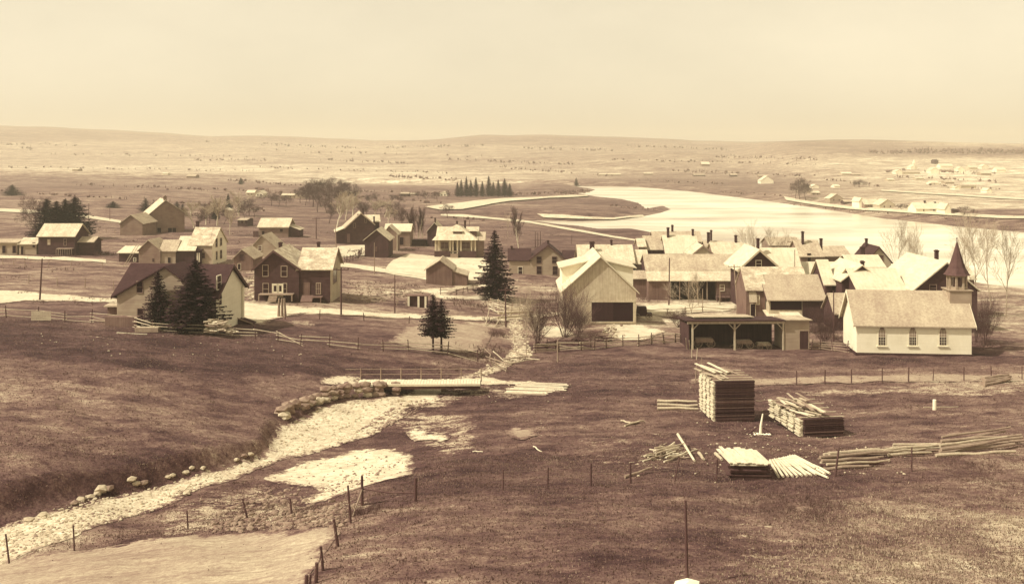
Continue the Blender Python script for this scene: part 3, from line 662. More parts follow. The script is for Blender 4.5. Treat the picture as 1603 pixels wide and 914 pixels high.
# --- 1 church
b = Bld('church', 'small white clapboard church with pointed windows and a short spired belfry', 'church', (1341,556), -5)
L, _ = b.pf(1521, 556); _, he = b.pf(1341, 506); D = 6.4; _, hr = b.pf(1400, 456, D/2)
b.block(0, L, 0, D, he, hr, 'x', 'paint_white', 'roof_church', oh=.35, og=.45, rake='trim_white')
g = MB(); g.box(-.12, -.12, -1.5, L+.12, D+.12, .34); g.build('foundation', 'brick', b.t)
for cx in (1380.5, 1428.5, 1476):
    u, z1 = b.pf(cx, 509); _, z0 = b.pf(cx, 540); w = .38; zs = z1-.85
    def arch(k, zz=0): return [(u-w-k, z0-k+zz), (u+w+k, z0-k+zz)] + [(u+(w+k)*math.cos(t), zs+(z1+k-zs)*(1-abs(math.cos(t))**1.7)) for t in [math.pi*i/8 for i in range(0, 9)]]
    g = MB(); g.prism(arch(.13), 'y', -.05, .05); fr = g.build('window', 'trim_white', b.t)
    g = MB(); g.box(u-w, -.062, z0, u+w, -.04, z0+.95); g.build('pane', 'glass_dark', fr)
    g = MB(); g.prism([(u-w, z0+1.0), (u+w, z0+1.0)] + [(u+w*math.cos(t), zs+(z1-zs)*(1-abs(math.cos(t))**1.7)) for t in [math.pi*i/8 for i in range(0, 9)]], 'y', -.062, -.04); g.build('upper_sash', 'clap_mid', fr)
    g = MB(); g.box(u-w-.25, -.16, z0-.2, u+w+.25, .02, z0-.1); g.build('sill', 'trim_white', fr)
    g = MB()
    for k in (1,2,3): g.box(u-w+2*w*k/4-.015, -.072, z0, u-w+2*w*k/4+.015, -.06, z1-.5)
    for k in range(1,6): g.box(u-w, -.071, z0+k*.32-.012, u+w, -.06, z0+k*.32+.012)
    g.build('muntins', 'trim_white', fr)
# belfry
ux, _ = b.pf(1498, 450, D/2); bw_ = 1.12
_, zt = b.pf(1498, 452, D/2); _, zb2 = b.pf(1498, 430, D/2); _, za = b.pf(1498, 379, D/2)
bell = bpy.data.objects.new('belfry', None); C.objects.link(bell); bell.parent = b.t
g = MB(); g.box(ux-bw_-.15, D/2-bw_-.15, hr-2.2, ux+bw_+.15, D/2+bw_+.15, zt-.1); g.box(ux-bw_-.3, D/2-bw_-.3, zt-.1, ux+bw_+.3, D/2+bw_+.3, zt)
g.build('base', 'clap_tan', bell)
g = MB()
N8 = [(math.cos(math.pi/8+k*math.pi/4), math.sin(math.pi/8+k*math.pi/4)) for k in range(8)]
for c, s_ in N8: g.beam((ux+c*bw_*.92, D/2+s_*bw_*.92, zt), (ux+c*bw_*.92, D/2+s_*bw_*.92, zb2), .22, .22)
g.prism([(ux+c*bw_*.95, D/2+s_*bw_*.95) for c, s_ in N8], 'z', zt, zt+.28)
g.prism([(ux+c*bw_*.98, D/2+s_*bw_*.98) for c, s_ in N8], 'z', zb2-.22, zb2)
g.build('posts', 'clap_tan', bell)
g = MB(); g.prism([(ux+c*bw_*.45, D/2+s_*bw_*.45) for c, s_ in N8], 'z', zt+.28, zb2-.22); g.build('louvres', 'glass_mid', bell)
g = MB(); prof = [(1.38, zb2), (1.22, zb2+.18), (.88, zb2+.85), (.62, zb2+1.7), (.32, zb2+(za-zb2)*.72), (.06, za)]
for (r0, z0), (r1, z1) in zip(prof, prof[1:]):
    g.add([(ux+c*r0*1.12, D/2+s_*r0*1.12, z0) for c, s_ in N8]+[(ux+c*r1*1.12, D/2+s_*r1*1.12, z1) for c, s_ in N8], [(k, (k+1)%8, 8+(k+1)%8, 8+k) for k in range(8)])
g.add([(ux+c*1.5, D/2+s_*1.5, zb2+.003) for c, s_ in N8], [tuple(range(7,-1,-1))])
g.build('spire', 'wood_dark', bell)
g = MB(); g.tube((ux,D/2,za-.1),(ux,D/2,za+.45),.05,.03,6); g.blob((ux,D/2,za+.45),.10); g.build('finial', 'wood_dark', bell)
# --- 2 open wagon shed
b = Bld('wagon_shed', 'long low open-fronted wagon shed with a boxed-in end, beside the church', 'shed', (1078,547), 1.5)
L1, _ = b.pf(1228, 548); L2, _ = b.pf(1267, 548); H = b.pf(1078, 502)[1]; D = 5.5; Hb = H-.55
g = MB(); g.box(0, D-.12, -1, L1, D, Hb); g.box(0, 0.05, -1, .1, D-.12, Hb); g.build('wall', 'boards_dark', b.t)
g = MB(); g.prism([(-.5,H-.02),(D+.4,Hb-.05),(D+.4,Hb+.09),(-.5,H+.12)], 'x', -.35, L1+.02); g.build('roof', 'roof_dark', b.t)
g = MB(); g.prism([(1.6,H-.02),(D+.6,H-.45),(D+.6,H-.35),(1.6,H+.1)], 'x', 1.0, L1*.72)
ob = g.build('roof_patch', 'wood_light', b.t); ob.location.z = .12
g = MB(); g.box(-.2, -.16, H-.38, L1-.01, -.02, H-.08); g.build('beam', 'boards_light', b.t)
for px_ in (1084, 1150, 1226):
    u, _ = b.pf(px_, 540); g = MB(); g.box(u-.1, -.10, -1, u+.1, .08, H-.38); p = g.build('post', 'boards_light', b.t)
    g = MB()
    if px_ != 1226: g.beam((u+.05,0,H-1.1),(u+.75,0,H-.38),.1,.1)
    if px_ != 1084: g.beam((u-.05,0,H-1.1),(u-.75,0,H-.38),.1,.1)
    g.build('brace', 'boards_light', p)
g = MB(); g.prism([(-.02,-1),(D*.8,-1),(D*.8,H-.3),(-.02,H-.02)], 'x', L1+.03, L2); g.build('boxed_end', 'clap_tan', b.t)
g = MB(); g.prism([(-.4,H+.02),(D*.8+.3,H-.3),(D*.8+.3,H-.18),(-.4,H+.14)], 'x', L1+.05, L2+.25); g.build('roof', 'roof_mid', b.t)
b.door((1252,518,1265,546), 'boards_dark', -.02, 'wood_mid')
g = MB(); g.beam((-.25,-.3,-.2),(-.6,-1.2,1.6),.08,.08); g.beam((0.1,-.4,-.2),(-.15,-1.0,1.3),.08,.08); g.build('prop', 'wood_light', b.t)
SHED = b
# --- 3 white bank barn
b = Bld('barn', 'large whitewashed board barn with wide dormers and a broad dark doorway', 'barn', (882,508), 0)
L, _ = b.pf(995, 508); he = b.pf(882, 455)[1]; ax, hr = b.pf(940, 403); D = 13
b.block(0, L, 0, D, he, hr, 'y', 'boards_light', 'roof_white', ax/L, .5, .45, th=.16)
g = MB(); g.box(-.2, -.3, -3.2, L*.60, D*.6, .06); g.build('foundation', 'stone', b.t)
g = MB(); x0 = -.1; x1 = L*.58; g.prism([(-1.5,-4),(-.31,-4),(-.31,-.1),(-1.2,-.45)], 'x', x0, x1); g.build('retaining_wall', 'stone', b.t)
a0, zt = b.pf(926, 473); a1, zb_ = b.pf(991, 503); am = b.pf(960, 480)[0]
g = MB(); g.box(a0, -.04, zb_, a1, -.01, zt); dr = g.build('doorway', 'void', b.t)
g = MB(); g.box(a0+.05, -.12, zb_+.05, am, -.05, zt-.04)
g.build('sliding_door', 'door_dark', dr)
g = MB(); g.box(a0-.25, -.1, zb_-.1, a0, .02, zt+.2); g.box(a1, -.1, zb_-.1, a1+.25, .02, zt+.2); g.box(a0-.25, -.14, zt, a1+.25, .02, zt+.22); g.box(a0-.25, -.14, zb_-.2, a1+.25, .02, zb_-.01); g.build('door_frame', 'boards_light', dr)
g = MB(); g.box(-.06, -.09, -.3, .2, .0, he); g.box(L-.2, -.09, -.3, L+.06, .0, he); g.build('corner_boards', 'boards_light', b.t)
# big shed dormers rising from both slopes
zd = b.pf(878, 419, 5.0)[1]; zr = b.pf(925, 406, 5.0)[1]; xl = b.pf(880, 420, 5.0)[0]; xr = b.pf(991, 420, 5.0)[0]
for (e, x_e) in ((-1, xl), (1, xr)):
    g = MB(); q0, q1 = sorted((x_e, ax)); 
    g.prism([(x_e, he-.5), (ax, he-.5), (ax, zr), (x_e, zd)][::1], 'y', 5.0, D-1.2); dm = g.build('dormer', 'paint_white', b.t)
    g = MB(); sl = (zr-zd)/(ax-x_e); xo = x_e+e*.5
    g.prism([(xo, zd-(-e)*sl*-.5*0+sl*(xo-x_e)), (ax, zr), (ax, zr+.16), (xo, zd+sl*(xo-x_e)+.16)], 'y', 4.6, D-1.0); g.build('roof', 'roof_white', dm)
# --- 4 L-shaped house behind the barn
b = Bld('house', 'pale two-storey gabled house with a dark-roofed left wing, behind the tall spruce', 'house', (830,432), 0, z=2.0)
L, _ = b.pf(884, 432); he = b.pf(830, 405)[1]; ax, hr = b.pf(858, 384)
b.block(0, L, 0, 8, he, hr, 'y', 'clap_tan', 'roof_dark', ax/L, .4, .4, rake='wood_dark')
xw, _ = b.pf(797, 432, .3); hw = b.pf(800, 407, .3)[1]; hr2 = b.pf(800, 390, 3)[1]
b.block(xw, -.02, .3, 6, hw, hr2, 'x', 'clap_tan', 'roof_dark', .5, .3, .3)
b.block(L+.02, b.pf(912, 400, 2)[0], 2, 7, b.pf(890, 405, 2)[1], b.pf(890, 393, 4.5)[1], 'x', 'clap_mid', 'roof_dark', .5, .3, .3)
for w_ in ((840,402,848,412),(864,402,872,412),(840,417,848,429),(865,417,873,430)): b.win(w_, 'clap_mid', 'glass_dark')
b.win((811,418,818,429), 'trim_white', 'glass_dark', y=.3)
b.chim_px(856,376,860,386, 1.5); b.chim_px(799,385,803,391, 3)
# --- 5 long pale roof behind barn
b = simple_house('house', 'long low building with a broad pale roof directly behind the white barn', 'house', (907,440), 992, 411, 384, 9, 'x', 0, 'clap_dark', 'roof_light', Y=176)
b.chim_px(922.5,378,931,400, 2.5); b.chim_px(955,375,959,384, 4.5)
b.block(b.pf(996,400,1)[0], b.pf(1014,400,1)[0], 1, 7, b.pf(1000,412,1)[1], b.pf(1000,392,4)[1], 'x', 'clap_mid', 'roof_light')
b.block(b.pf(984,400,-6)[0], b.pf(1013,400,-6)[0], -6, -1, b.pf(1000,436,-6)[1], b.pf(1000,424,-3)[1], 'x', 'boards_mid', 'roof_mid')
# --- 6 long stable / store
b = Bld('stable', 'long single-storey stable with a light two-tone roof and dark open bays', 'stable', (1015,469), 0)
L, _ = b.pf(1162, 469); he = b.pf(1015, 440)[1]; hm = b.pf(1015, 424, 2.4)[1]; hr = b.pf(1015, 399, 6)[1]
b.block(0, L, 2.4, 11, hm, hr, 'x', 'clap_dark', 'roof_mid', (6-2.4)/(11-2.4), .1, .2)
g = MB(); g.prism([(-.4,he),(2.35,hm-.1),(2.35,hm+.04),(-.4,he+.13)], 'x', -.25, L+.2); g.build('roof', 'roof_light', b.t)
x1 = b.pf(1050, 455)[0]; x2 = b.pf(1122, 455)[0]
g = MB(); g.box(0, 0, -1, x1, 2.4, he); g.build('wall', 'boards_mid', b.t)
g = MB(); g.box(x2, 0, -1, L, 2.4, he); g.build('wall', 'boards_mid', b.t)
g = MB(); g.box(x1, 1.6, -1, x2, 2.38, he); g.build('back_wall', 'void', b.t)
for px_ in (1064, 1078, 1092, 1107):
    u = b.pf(px_, 450)[0]; g = MB(); g.box(u-.08, 0, -1, u+.08, .16, he-.02); g.build('post', 'wood_mid', b.t)
for w_ in ((1127,446,1134,455),(1148,446,1157,455)): b.win(w_, 'trim_white', 'clap_mid')
g = MB(); u0 = b.pf(1120, 462)[0]; g.box(u0, -1.2, .45, L-.1, -.01, .6); g.build('porch', 'boards_mid', b.t)
g = MB(); g.box(u0, -1.25, .9, L-.1, -1.17, 1.0)
for k in range(7): x = u0+.06+(L-.2-u0)*k/6; g.box(x-.04, -1.24, -.8, x+.04, -1.18, .9)
g.build('railing', 'wood_dark', b.t)
# --- 7 houses towards the river
b = simple_house('house', 'white-roofed house with two chimneys above the long stable roof', 'house', (1043,410), 1094, 396, 369, 9, 'x', 0, 'clap_dark', 'roof_white', Y=208)
b.chim_px(1043.5,356,1048,368, 4); b.chim_px(1082.5,358.5,1086.5,369, 4.5)
b = simple_house('house', 'grey-roofed house at the water side, half hidden by the white-roofed house', 'house', (1024,400), 1098, 378, 363, 7, 'x', 0, 'clap_mid', 'roof_mid', Y=236)
b.chim_px(1050.5,352,1054.5,363, 3.5)
b = simple_house('shed', 'small grey building left of the white-roofed house by the river', 'shed', (1011,410), 1042, 390, 370, 7, 'x', 0, 'clap_dark', 'roof_mid', Y=212)
b.block(b.pf(1000,380,-1)[0], b.pf(1010,380,-1)[0], -1, 5, b.pf(1000,386,-1)[1], b.pf(1000,374,2)[1], 'x', 'clap_mid', 'roof_light')
b = simple_house('house', 'house with a pale front gable and wide light roof behind the stable', 'house', (1083,415), 1118, 399, 385, 7, 'y', 0, 'paint_cream', 'roof_light', Y=190, rake='wood_mid')
b.block(b.pf(1118,400,1)[0], b.pf(1166,400,1)[0], 1, 8, b.pf(1130,399,1)[1], b.pf(1130,380,4.5)[1], 'x', 'clap_mid', 'roof_light')
b.chim_px(1149.5,368,1154,381, 4.5)
b = simple_house('house', 'house with twin dark chimneys and a little dormer near the river bank', 'house', (1106,400), 1135, 388, 378, 6, 'x', 0, 'clap_mid', 'roof_mid', Y=214)
b.chim_px(1106.5,363.5,1111.5,380, 2); b.chim_px(1111.5,360,1115,372, 4)
b = simple_house('house', 'dim grey-roofed house behind the bare trees at the river edge', 'house', (1205,395), 1252, 384, 372, 7, 'x', 0, 'clap_mid', 'roof_mid', Y=216)
# --- 8 dark gable house
b = Bld('house', 'dark two-storey house with a white-framed gable window and snowy-white roof', 'house', (1162,470), 0, Y=158)
L, _ = b.pf(1214, 470); he = b.pf(1162, 415)[1]; ax, hr = b.pf(1187.5, 391.5)
b.block(0, L, 0, 8.5, he, hr, 'y', 'clap_dark', 'roof_white', ax/L, 1.0, .9, th=.18, rake='paint_cream')
b.win((1183,408,1192,418), 'trim_white', 'glass_dark')
b.chim_px(1184,373,1189,390, 4)
b.block(L*.55, b.pf(1251,400,2.5)[0], 2.6, 8.3, b.pf(1240,416,2.6)[1], b.pf(1240,389,5.4)[1], 'x', 'clap_dark', 'roof_white', .5, .4, .4)
g = MB(); g.box(-.1,-.08,-1,.14,-.01,he); g.build('corner_boards', 'trim_white', b.t)
# --- 9 board barns
b = Bld('barn', 'weathered board barn with a broken door front, by the grey-roofed barn', 'barn', (1168,500), 0, z=1.3)
L, _ = b.pf(1198, 500); he = b.pf(1168, 452)[1]; hr = b.pf(1170, 419, 3.2)[1]
b.block(0, L, 0, 6.4, he, hr, 'x', 'boards_mid', 'roof_patch', .5, .35, .15)
b.block(L+.3, b.pf(1262,430,3.2)[0], 3.4, 8.5, b.pf(1230,440,3.4)[1], b.pf(1230,419,5.9)[1], 'x', 'boards_mid', 'roof_patch')
b.door((1175,476,1182,499), 'void', 0, 'wood_light'); 
x0, zt = b.pf(1172, 458); x1, zb_ = b.pf(1184, 474)
g = MB(); g.prism([(-.5,zb_+.1),(-.02,zt),(-.02,zt+.1),(-.5,zb_+.2)], 'x', x0, x1); g.build('door_hood', 'wood_light', b.t)
b.win((1184,463,1189,476), 'trim_white', 'boards_light')
b = Bld('barn', 'barn with a big plain grey shingle roof and dark open side behind the wagon shed', 'barn', (1204,500), 0, z=1.6)
L, _ = b.pf(1303, 500); he = b.pf(1204, 468)[1]; hr = b.pf(1200, 431, 4.0)[1]
b.block(0, L, 0, 8, he, hr, 'x', 'boards_light', 'roof_church', .5, .35, .45, rake='wood_dark')
x0, z1 = b.pf(1206, 470); x1, z0 = b.pf(1255, 485)
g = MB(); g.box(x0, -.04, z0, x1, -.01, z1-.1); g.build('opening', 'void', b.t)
x0, z1 = b.pf(1256, 470); x1, z0 = b.pf(1302, 500)
g = MB(); g.box(x0, -.04, z0-.5, x1, -.01, z1-.1); g.build('dark_siding', 'boards_dark', b.t)
b2 = simple_house('shed', 'low lean-to with a dusty plank roof in front of the grey-roofed barn', 'shed', (1207,504), 1254, 500, 485, 4, 'x', 0, 'boards_mid', 'roof_light', z=1.55, r=1.0)
b2 = simple_house('shed', 'little shed with a peaked pale roof at the corner of the wagon shed', 'shed', (1232,508), 1256, 499, 490, 3, 'x', 0, 'boards_dark', 'roof_white', z=1.6, r=1.0)
# --- 10..14 right cluster
b = simple_house('house', 'grey-roofed house with a dark side door, right of the dark gable house', 'house', (1253,425), 1288, 401, 377, 8, 'x', 0, 'clap_mid', 'roof_mid', Y=178)
b.chim_px(1254.5,362,1258.5,376, 3); b.chim_px(1283,373,1287.5,390, 3); b.door((1264,397,1269,411), 'void')
b = simple_house('house', 'dull long-roofed house near the water behind the white roofs', 'house', (1286,425), 1330, 401, 386, 8, 'x', 0, 'clap_mid', 'roof_mid', Y=186)
b = simple_house('house', 'low building with a blank white roof behind the grey-roofed barn', 'house', (1262,455), 1322, 440, 411, 9, 'x', 0, 'boards_dark', 'roof_white', Y=160)
b = Bld('house', 'house with a long snowy-white roof slope and a dark gable, left of the church', 'house', (1318,470), 0, Y=142)
L = b.pf(1376,470)[0]; he = b.pf(1318, 439)[1]; ax, hr = b.pf(1349, 416)
b.block(0, L, 0, 9, he, hr, 'y', 'clap_dark', 'roof_white', ax/L, .3, .4, th=.18)
b.chim_px(1347,408,1353,420, 1)
b.block(b.pf(1292,430,3)[0], -.4, 3.0, 9.5, b.pf(1300,442,3)[1], b.pf(1300,408,6)[1], 'x', 'clap_dark', 'roof_white', .5, .5, .4)
b = simple_house('house', 'white-roofed house whose ridge shows left of the pale grey gable', 'house', (1332,440), 1384, 418, 400, 7, 'x', 0, 'clap_dark', 'roof_white', Y=166)
b = simple_house('house', 'pale grey gable with one dark window rising behind the white roofs', 'house', (1356,430), 1395, 410, 387, 7, 'y', 0, 'paint_cream', 'roof_dark', Y=178, rake='wood_dark')
b.win((1373,400,1383,410), 'clap_mid', 'glass_mid')
b.chim_px(1346.5,386,1354,402, 1); b.chim_px(1354.5,373,1358,386, 5)
b = Bld('house', 'big house with a wide glaring white roof and dark gable end, directly behind the church', 'house', (1430,478), 0, Y=136)
L = b.pf(1530,478)[0]; he = b.pf(1430, 454)[1]; ax, hr = b.pf(1481, 412)
b.block(0, L, 0, 13, he, hr, 'y', 'clap_dark', 'roof_white', ax/L, .3, .4, th=.2)
b.chim_px(1463,391,1469,408, 5); b.win((1455,446,1466,456), 'clap_mid', 'glass_dark')
b.block(b.pf(1344,450,2)[0], -.3, 2.0, 11, b.pf(1344,455,2)[1], b.pf(1344,421,6.5)[1], 'x', 'clap_dark', 'roof_white', .5, .3, .3)
b = simple_house('shed', 'tiny white-roofed shed beside the church spire', 'shed', (1514,445), 1525, 436, 418, 5, 'x', 0, 'boards_mid', 'roof_white', Y=150)
b = simple_house('shed', 'small grey-roofed annex close to the left end of the church', 'shed', (1307,512), 1328, 489, 460, 5, 'x', 0, 'boards_dark', 'roof_mid', z=1.7)
b = simple_house('shed', 'little dark shed with a white trimmed opening between barn and white roofs', 'shed', (1304,480), 1318, 456, 446, 4, 'x', 0, 'boards_dark', 'roof_white', Y=146)
# --- 15 white house at left
b = Bld('house', 'large cream house with a steep dark roof and wide front gable, behind two spruces', 'house', (183,507), -5)
L, _ = b.pf(338, 507); he = b.pf(183, 461)[1]; D = 9.0; hr = b.pf(250, 415, D/2)[1]
b.block(0, L, 0, D, he, hr, 'x', 'clap_grey', 'roof_dark', .5, .55, .45, th=.18, rake='wood_dark')
ax, hg = b.pf(263, 418)
xl = b.pf(188, 460)[0]; xr_ = ax+(ax-xl)*.85
g = MB(); g.prism([(xl, -2), (xr_, -2), (xr_, he), (ax, hg), (xl, he)], 'y', -.7, D/2); g.build('gable_wall', 'clap_grey', b.t)
for xe in (xl, xr_):
    g = MB(); sl = (hg-he)/(ax-xe); e = -1 if xe < ax else 1; xo = xe+e*.45; zo = he+sl*(xo-xe)
    g.prism([(xo, zo+.02), (ax, hg+.02), (ax, hg+.2), (xo, zo+.2)], 'y', -1.05, D/2-.05); g.build('gable_roof', 'roof_dark', b.t)
g = MB(); g.box(L+.004, .02, -1, L+.03, D-.02, he-.03); g.prism([(0.02,he-.03),(D-.02,he-.03),(D/2,hr-.03)], 'x', L+.004, L+.03); g.build('pale_end', 'paint_white', b.t)  # right end coloured whiter than the other walls
b.win((214,441,224,458), 'clap_mid', 'glass_dark', y=-.7, rows=2); b.win((215,483,225,502), 'clap_mid', 'glass_dark', y=-.7, rows=2)
b.door((251,476,258,506), 'wood_dark', -.7, 'trim_white'); 
x0, z1 = b.pf(259, 476); x1, z0 = b.pf(274, 506); g = MB(); g.box(x0+.1, -1.5, z0-.4, x1, -.705, z1); g.build('porch', 'paint_white', b.t)
b.winr((339,433,346,451), L+.03); b.winr((342,462,347,476), L+.03)
g = MB(); g.box(L+.06, D*.9, -.8, L+.22, D*.96, he); g.build('downpipe', 'trim_white', b.t)
g = MB(); xx, zz = b.pf(205, 494, -1.2); g.box(xx-2.6, -2.2, zz-1.2, xx+1.2, -1.2, zz); g.build('porch_wall', 'boards_mid', b.t)
# lean shed left of it
b = simple_house('shed', 'tiny flat-roofed privy against the left corner of the cream house', 'privy', (168,498), 182, 480, 476, 1.4, 'x', 0, 'boards_mid', 'roof_mid', r=1.0)
# --- 17 brown house
b = Bld('house', 'dark brown shingled house with a double white porch door and a patched pale roof', 'house', (398,471), 0)
L, _ = b.pf(468, 475); he = b.pf(400, 420)[1]; ax, hr = b.pf(429, 393); Lw, _ = b.pf(516.5, 479); D = 8.5
b.block(0, L, 0, 9.5, he, hr, 'y', 'clap_dark', 'roof_patch', ax/L, .35, .45, rake='wood_dark')
b.block(L+.01, Lw, .25, 8.6, he-.1, b.pf(490, 389, 4.4)[1], 'x', 'clap_dark', 'roof_patch', .5, .35, .45, rake='wood_mid')
g = MB(); hw = b.pf(490, 389, 4.4)[1]; g.prism([(.27,-1.6),(8.58,-1.6),(8.58,he-.13),(4.42,hw-.04),(.27,he-.13)], 'x', Lw+.004, Lw+.04); g.build('end_wall', 'boards_light', b.t)
for w_ in ((411,415.5,420,432),(440,417,449.5,432.5),(411.5,444,420.5,460.5)): b.win(w_, 'clap_tan', 'glass_dark')
b.win((443,444,449,460), 'clap_tan', 'glass_dark'); 
for a_, c_ in (((427,444.5,434.5,464.5)), ((435.5,444.5,442.5,464.5))) and ((427,434.5),(435.5,442.5)):
    d = b.door((a_,445,c_,465), 'trim_white', 0, 'trim_white'); x0, z1 = b.pf(a_+1.6, 447); x1, z0 = b.pf(c_-1.6, 456); g = MB(); g.box(x0, -.065, z0, x1, -.052, z1); g.build('door_glass', 'glass_dark', d)
b.win((495,443.5,502,460), 'clap_tan', 'glass_mid', y=.25, cols=2); 
b.door((476.5,443,484,466), 'boards_mid', .25, 'boards_mid')
g = MB(); x0, z1 = b.pf(404, 462, -1.3); x1, _ = b.pf(458, 462, -1.3); g.box(x0, -1.3, z1-.02, x1, -.02, z1+.12); g.box(x0, -1.28, z1-.9, x0+.15, -1.1, z1-.03); g.box(x1-.2, -1.28, z1-.9, x1-.05, -1.1, z1-.03); g.build('porch', 'wood_mid', b.t)
g = MB(); x0, _ = b.pf(421, 470, -1.3)
for k in range(4): g.box(x0, -1.35-.3*k, z1-.18-.18*k-.12, x0+1.2, -1.32-.3*k+.3, z1-.06-.18*k-.02)
g.build('steps', 'wood_mid', b.t)
g = MB(); x0, z1 = b.pf(470, 465, -1.0); x1, _ = b.pf(488, 465, -1.0); g.prism([(-1.0,z1-1.0),(.22,z1-1.0),(.22,z1+.1),(-1.0,z1-.6)], 'x', x0, x1); g.box(x1+.05,-1.0,z1-.12,x1+1.4,.2,z1); g.box(x1+1.2,-.98,z1-1.2,x1+1.32,-.86,z1-.13); g.build('ramp', 'boards_mid', b.t)
b.chim_px(496,378.5,501.5,389, 6.5); b.chim_px(436,379,442,388, 7); b.winr((521,424,527,440), Lw+.04, 'wood_mid', 'glass_dark')
# --- 18 farmhouse
b = Bld('farmhouse', 'pale two-storey farmhouse with a mottled roof and four narrow gable windows', 'farmhouse', (296,412), -8, z=4.0)
L, _ = b.pf(332, 412); he = b.pf(332, 383)[1]; D = 6.8; hr = b.pf(340, 357, D/2)[1]
b.block(0, L, 0, D, he, hr, 'x', 'clap_tan', 'roof_patch', .5, .3, .3)
g = MB(); g.prism([(.02,-1.6),(D-.02,-1.6),(D-.02,he-.04),(D/2,hr-.04),(.02,he-.04)], 'x', L+.004, L+.03); g.build('pale_end', 'paint_white', b.t)  # gable end coloured whiter than the long side
for w_ in ((337,374,340.5,386),(344,373,347.5,384),(337.5,394,340.5,406),(344,392,347.5,404)): b.winr(w_, L+.03, 'paint_cream', 'glass_dark')
b.win((316,396,321,404), 'clap_mid', 'glass_dark', cols=1); b.chim_px(307,346,311.5,358, 4)
# --- 19 shed cluster
b = Bld('shed', 'weathered gabled shed in front of the farmhouse with a white-roofed dark wing', 'shed', (217,412), 0, z=4.2)
L, _ = b.pf(251, 412); he = b.pf(217, 392)[1]; ax, hr = b.pf(232.5, 376.5)
b.block(0, L, 0, 6, he, hr, 'y', 'clap_mid', 'roof_mid', ax/L, .3, .3)
L2, _ = b.pf(274, 412); b.block(L+.01, L2, .3, 5, b.pf(255,392,.3)[1], b.pf(255,376.5,2.6)[1], 'x', 'clap_tan', 'roof_mid')
L3, _ = b.pf(314, 412, .6); b.block(L2+.01, L3-1.2, .6, 6.4, b.pf(280,391,.6)[1], b.pf(270,370.5,4.2)[1], 'x', 'boards_dark', 'roof_white', .6, .4, .3)
b.block(L3-1.18, L3, .8, 5.4, b.pf(305,391,.8)[1]-.1, b.pf(305,388,3)[1], 'x', 'boards_dark', 'roof_dark')
b.win((238.5,405,241.5,409), 'boards_mid', 'void'); b.door((263,403,267.5,411.5), 'void', .3, 'clap_tan')
for k in (309,312): g = MB(); u = b.pf(k, 405, .6)[0]; g.box(u-.1,.5,-.3,u+.1,.58,b.pf(k,396,.6)[1]); g.build('post', 'trim_white', b.t)
b = simple_house('shed', 'little dark lean-to with a white roof and a ladder resting against it', 'shed', (186,411), 216, 396, 386, 4, 'x', 0, 'boards_dark', 'roof_white', z=4.2, r=1.0)
b.win((209,404,213,409), 'trim_white', 'void')
# --- 20 far barn
b = Bld('barn', 'huge grey gambrel-like barn with a catslide left roof, on the rise beyond the farmhouse', 'barn', (233,364), 25)
L, _ = b.pf(289, 364); he = b.pf(287, 333)[1]; ax, hr = b.pf(259, 314); hl = b.pf(231, 336)[1]
b.block(0, L, 0, 14, hl, hr, 'y', 'clap_mid', 'roof_light', ax/L, .2, .4, he2=he)
x0, z0 = b.pf(219, 345); b.block(x0, -.02, .2, 13, z0, hl-.1, 'y', 'clap_mid', 'roof_light', 1.0, .3, .4)
for w_ in ((246.5,357,252,364),(263,357,269,364),(270,357,275.5,364)): b.door(w_, 'void', 0, 'clap_mid', 'door')
g = MB(); g.box(ax-.4, .6, hr-.2, ax+.4, 1.4, hr+.9); g.prism([(ax-.6,hr+.9),(ax+.6,hr+.9),(ax,hr+1.4)], 'y', .4, 1.6); g.build('cupola', 'clap_mid', b.t)
b = simple_house('shed', 'square brown gabled shed standing left of the huge grey barn', 'shed', (188,368), 223, 350, 337, 10, 'y', 0, 'clap_mid', 'roof_mid', apex=205)
# --- 21 far-left house with porch
b = Bld('farmhouse', 'dark farmhouse with a streaked pale roof in front of the five spruces', 'farmhouse', (60,400), 0, z=4.9)
L, _ = b.pf(117, 400); he = b.pf(60, 369)[1]; D = 6.5; hr = b.pf(70, 351, D/2)[1]
b.block(0, L, 0, D, he, hr, 'x', 'clap_dark', 'roof_light', .5, .4, .3); b.win((74,375,79,383), 'clap_mid', 'boards_light'); b.win((100,374,104,384), 'clap_mid', 'glass_dark')
g = MB(); x0, z1 = b.pf(88, 389, -1.2); x1, _ = b.pf(112, 389, -1.2); g.box(x0, -1.3, z1-.15, x1, -.01, z1)
for k in range(8): x = x0+(x1-x0)*k/7; g.box(x-.04, -1.29, -1, x+.04, -1.21, z1-.16)
g.build('porch', 'wood_mid', b.t)
b.block(L+.02, L+3.2, 1.5, 5.5, he-1.4, he-.6, 'x', 'clap_dark', 'roof_mid')
b = simple_house('shed', 'long low pale shed with dark openings at the far left edge', 'shed', (-30,399), 27, 380, 375, 5, 'x', 0, 'clap_tan', 'roof_mid', z=5)
for w_ in ((4,385,9,396),(20,385,25,396),(-14,385,-8,396)): b.door(w_, 'void', 0, 'clap_mid')
b = simple_house('shed', 'low pale shed with a pale roof joined to the dark farmhouse', 'shed', (30,399), 57, 382, 373, 5, 'x', 0, 'clap_tan', 'roof_light', z=5)
b.door((33,386,37,398), 'void', 0, 'clap_tan'); b.win((51,380,55,387), 'clap_mid', 'glass_dark')
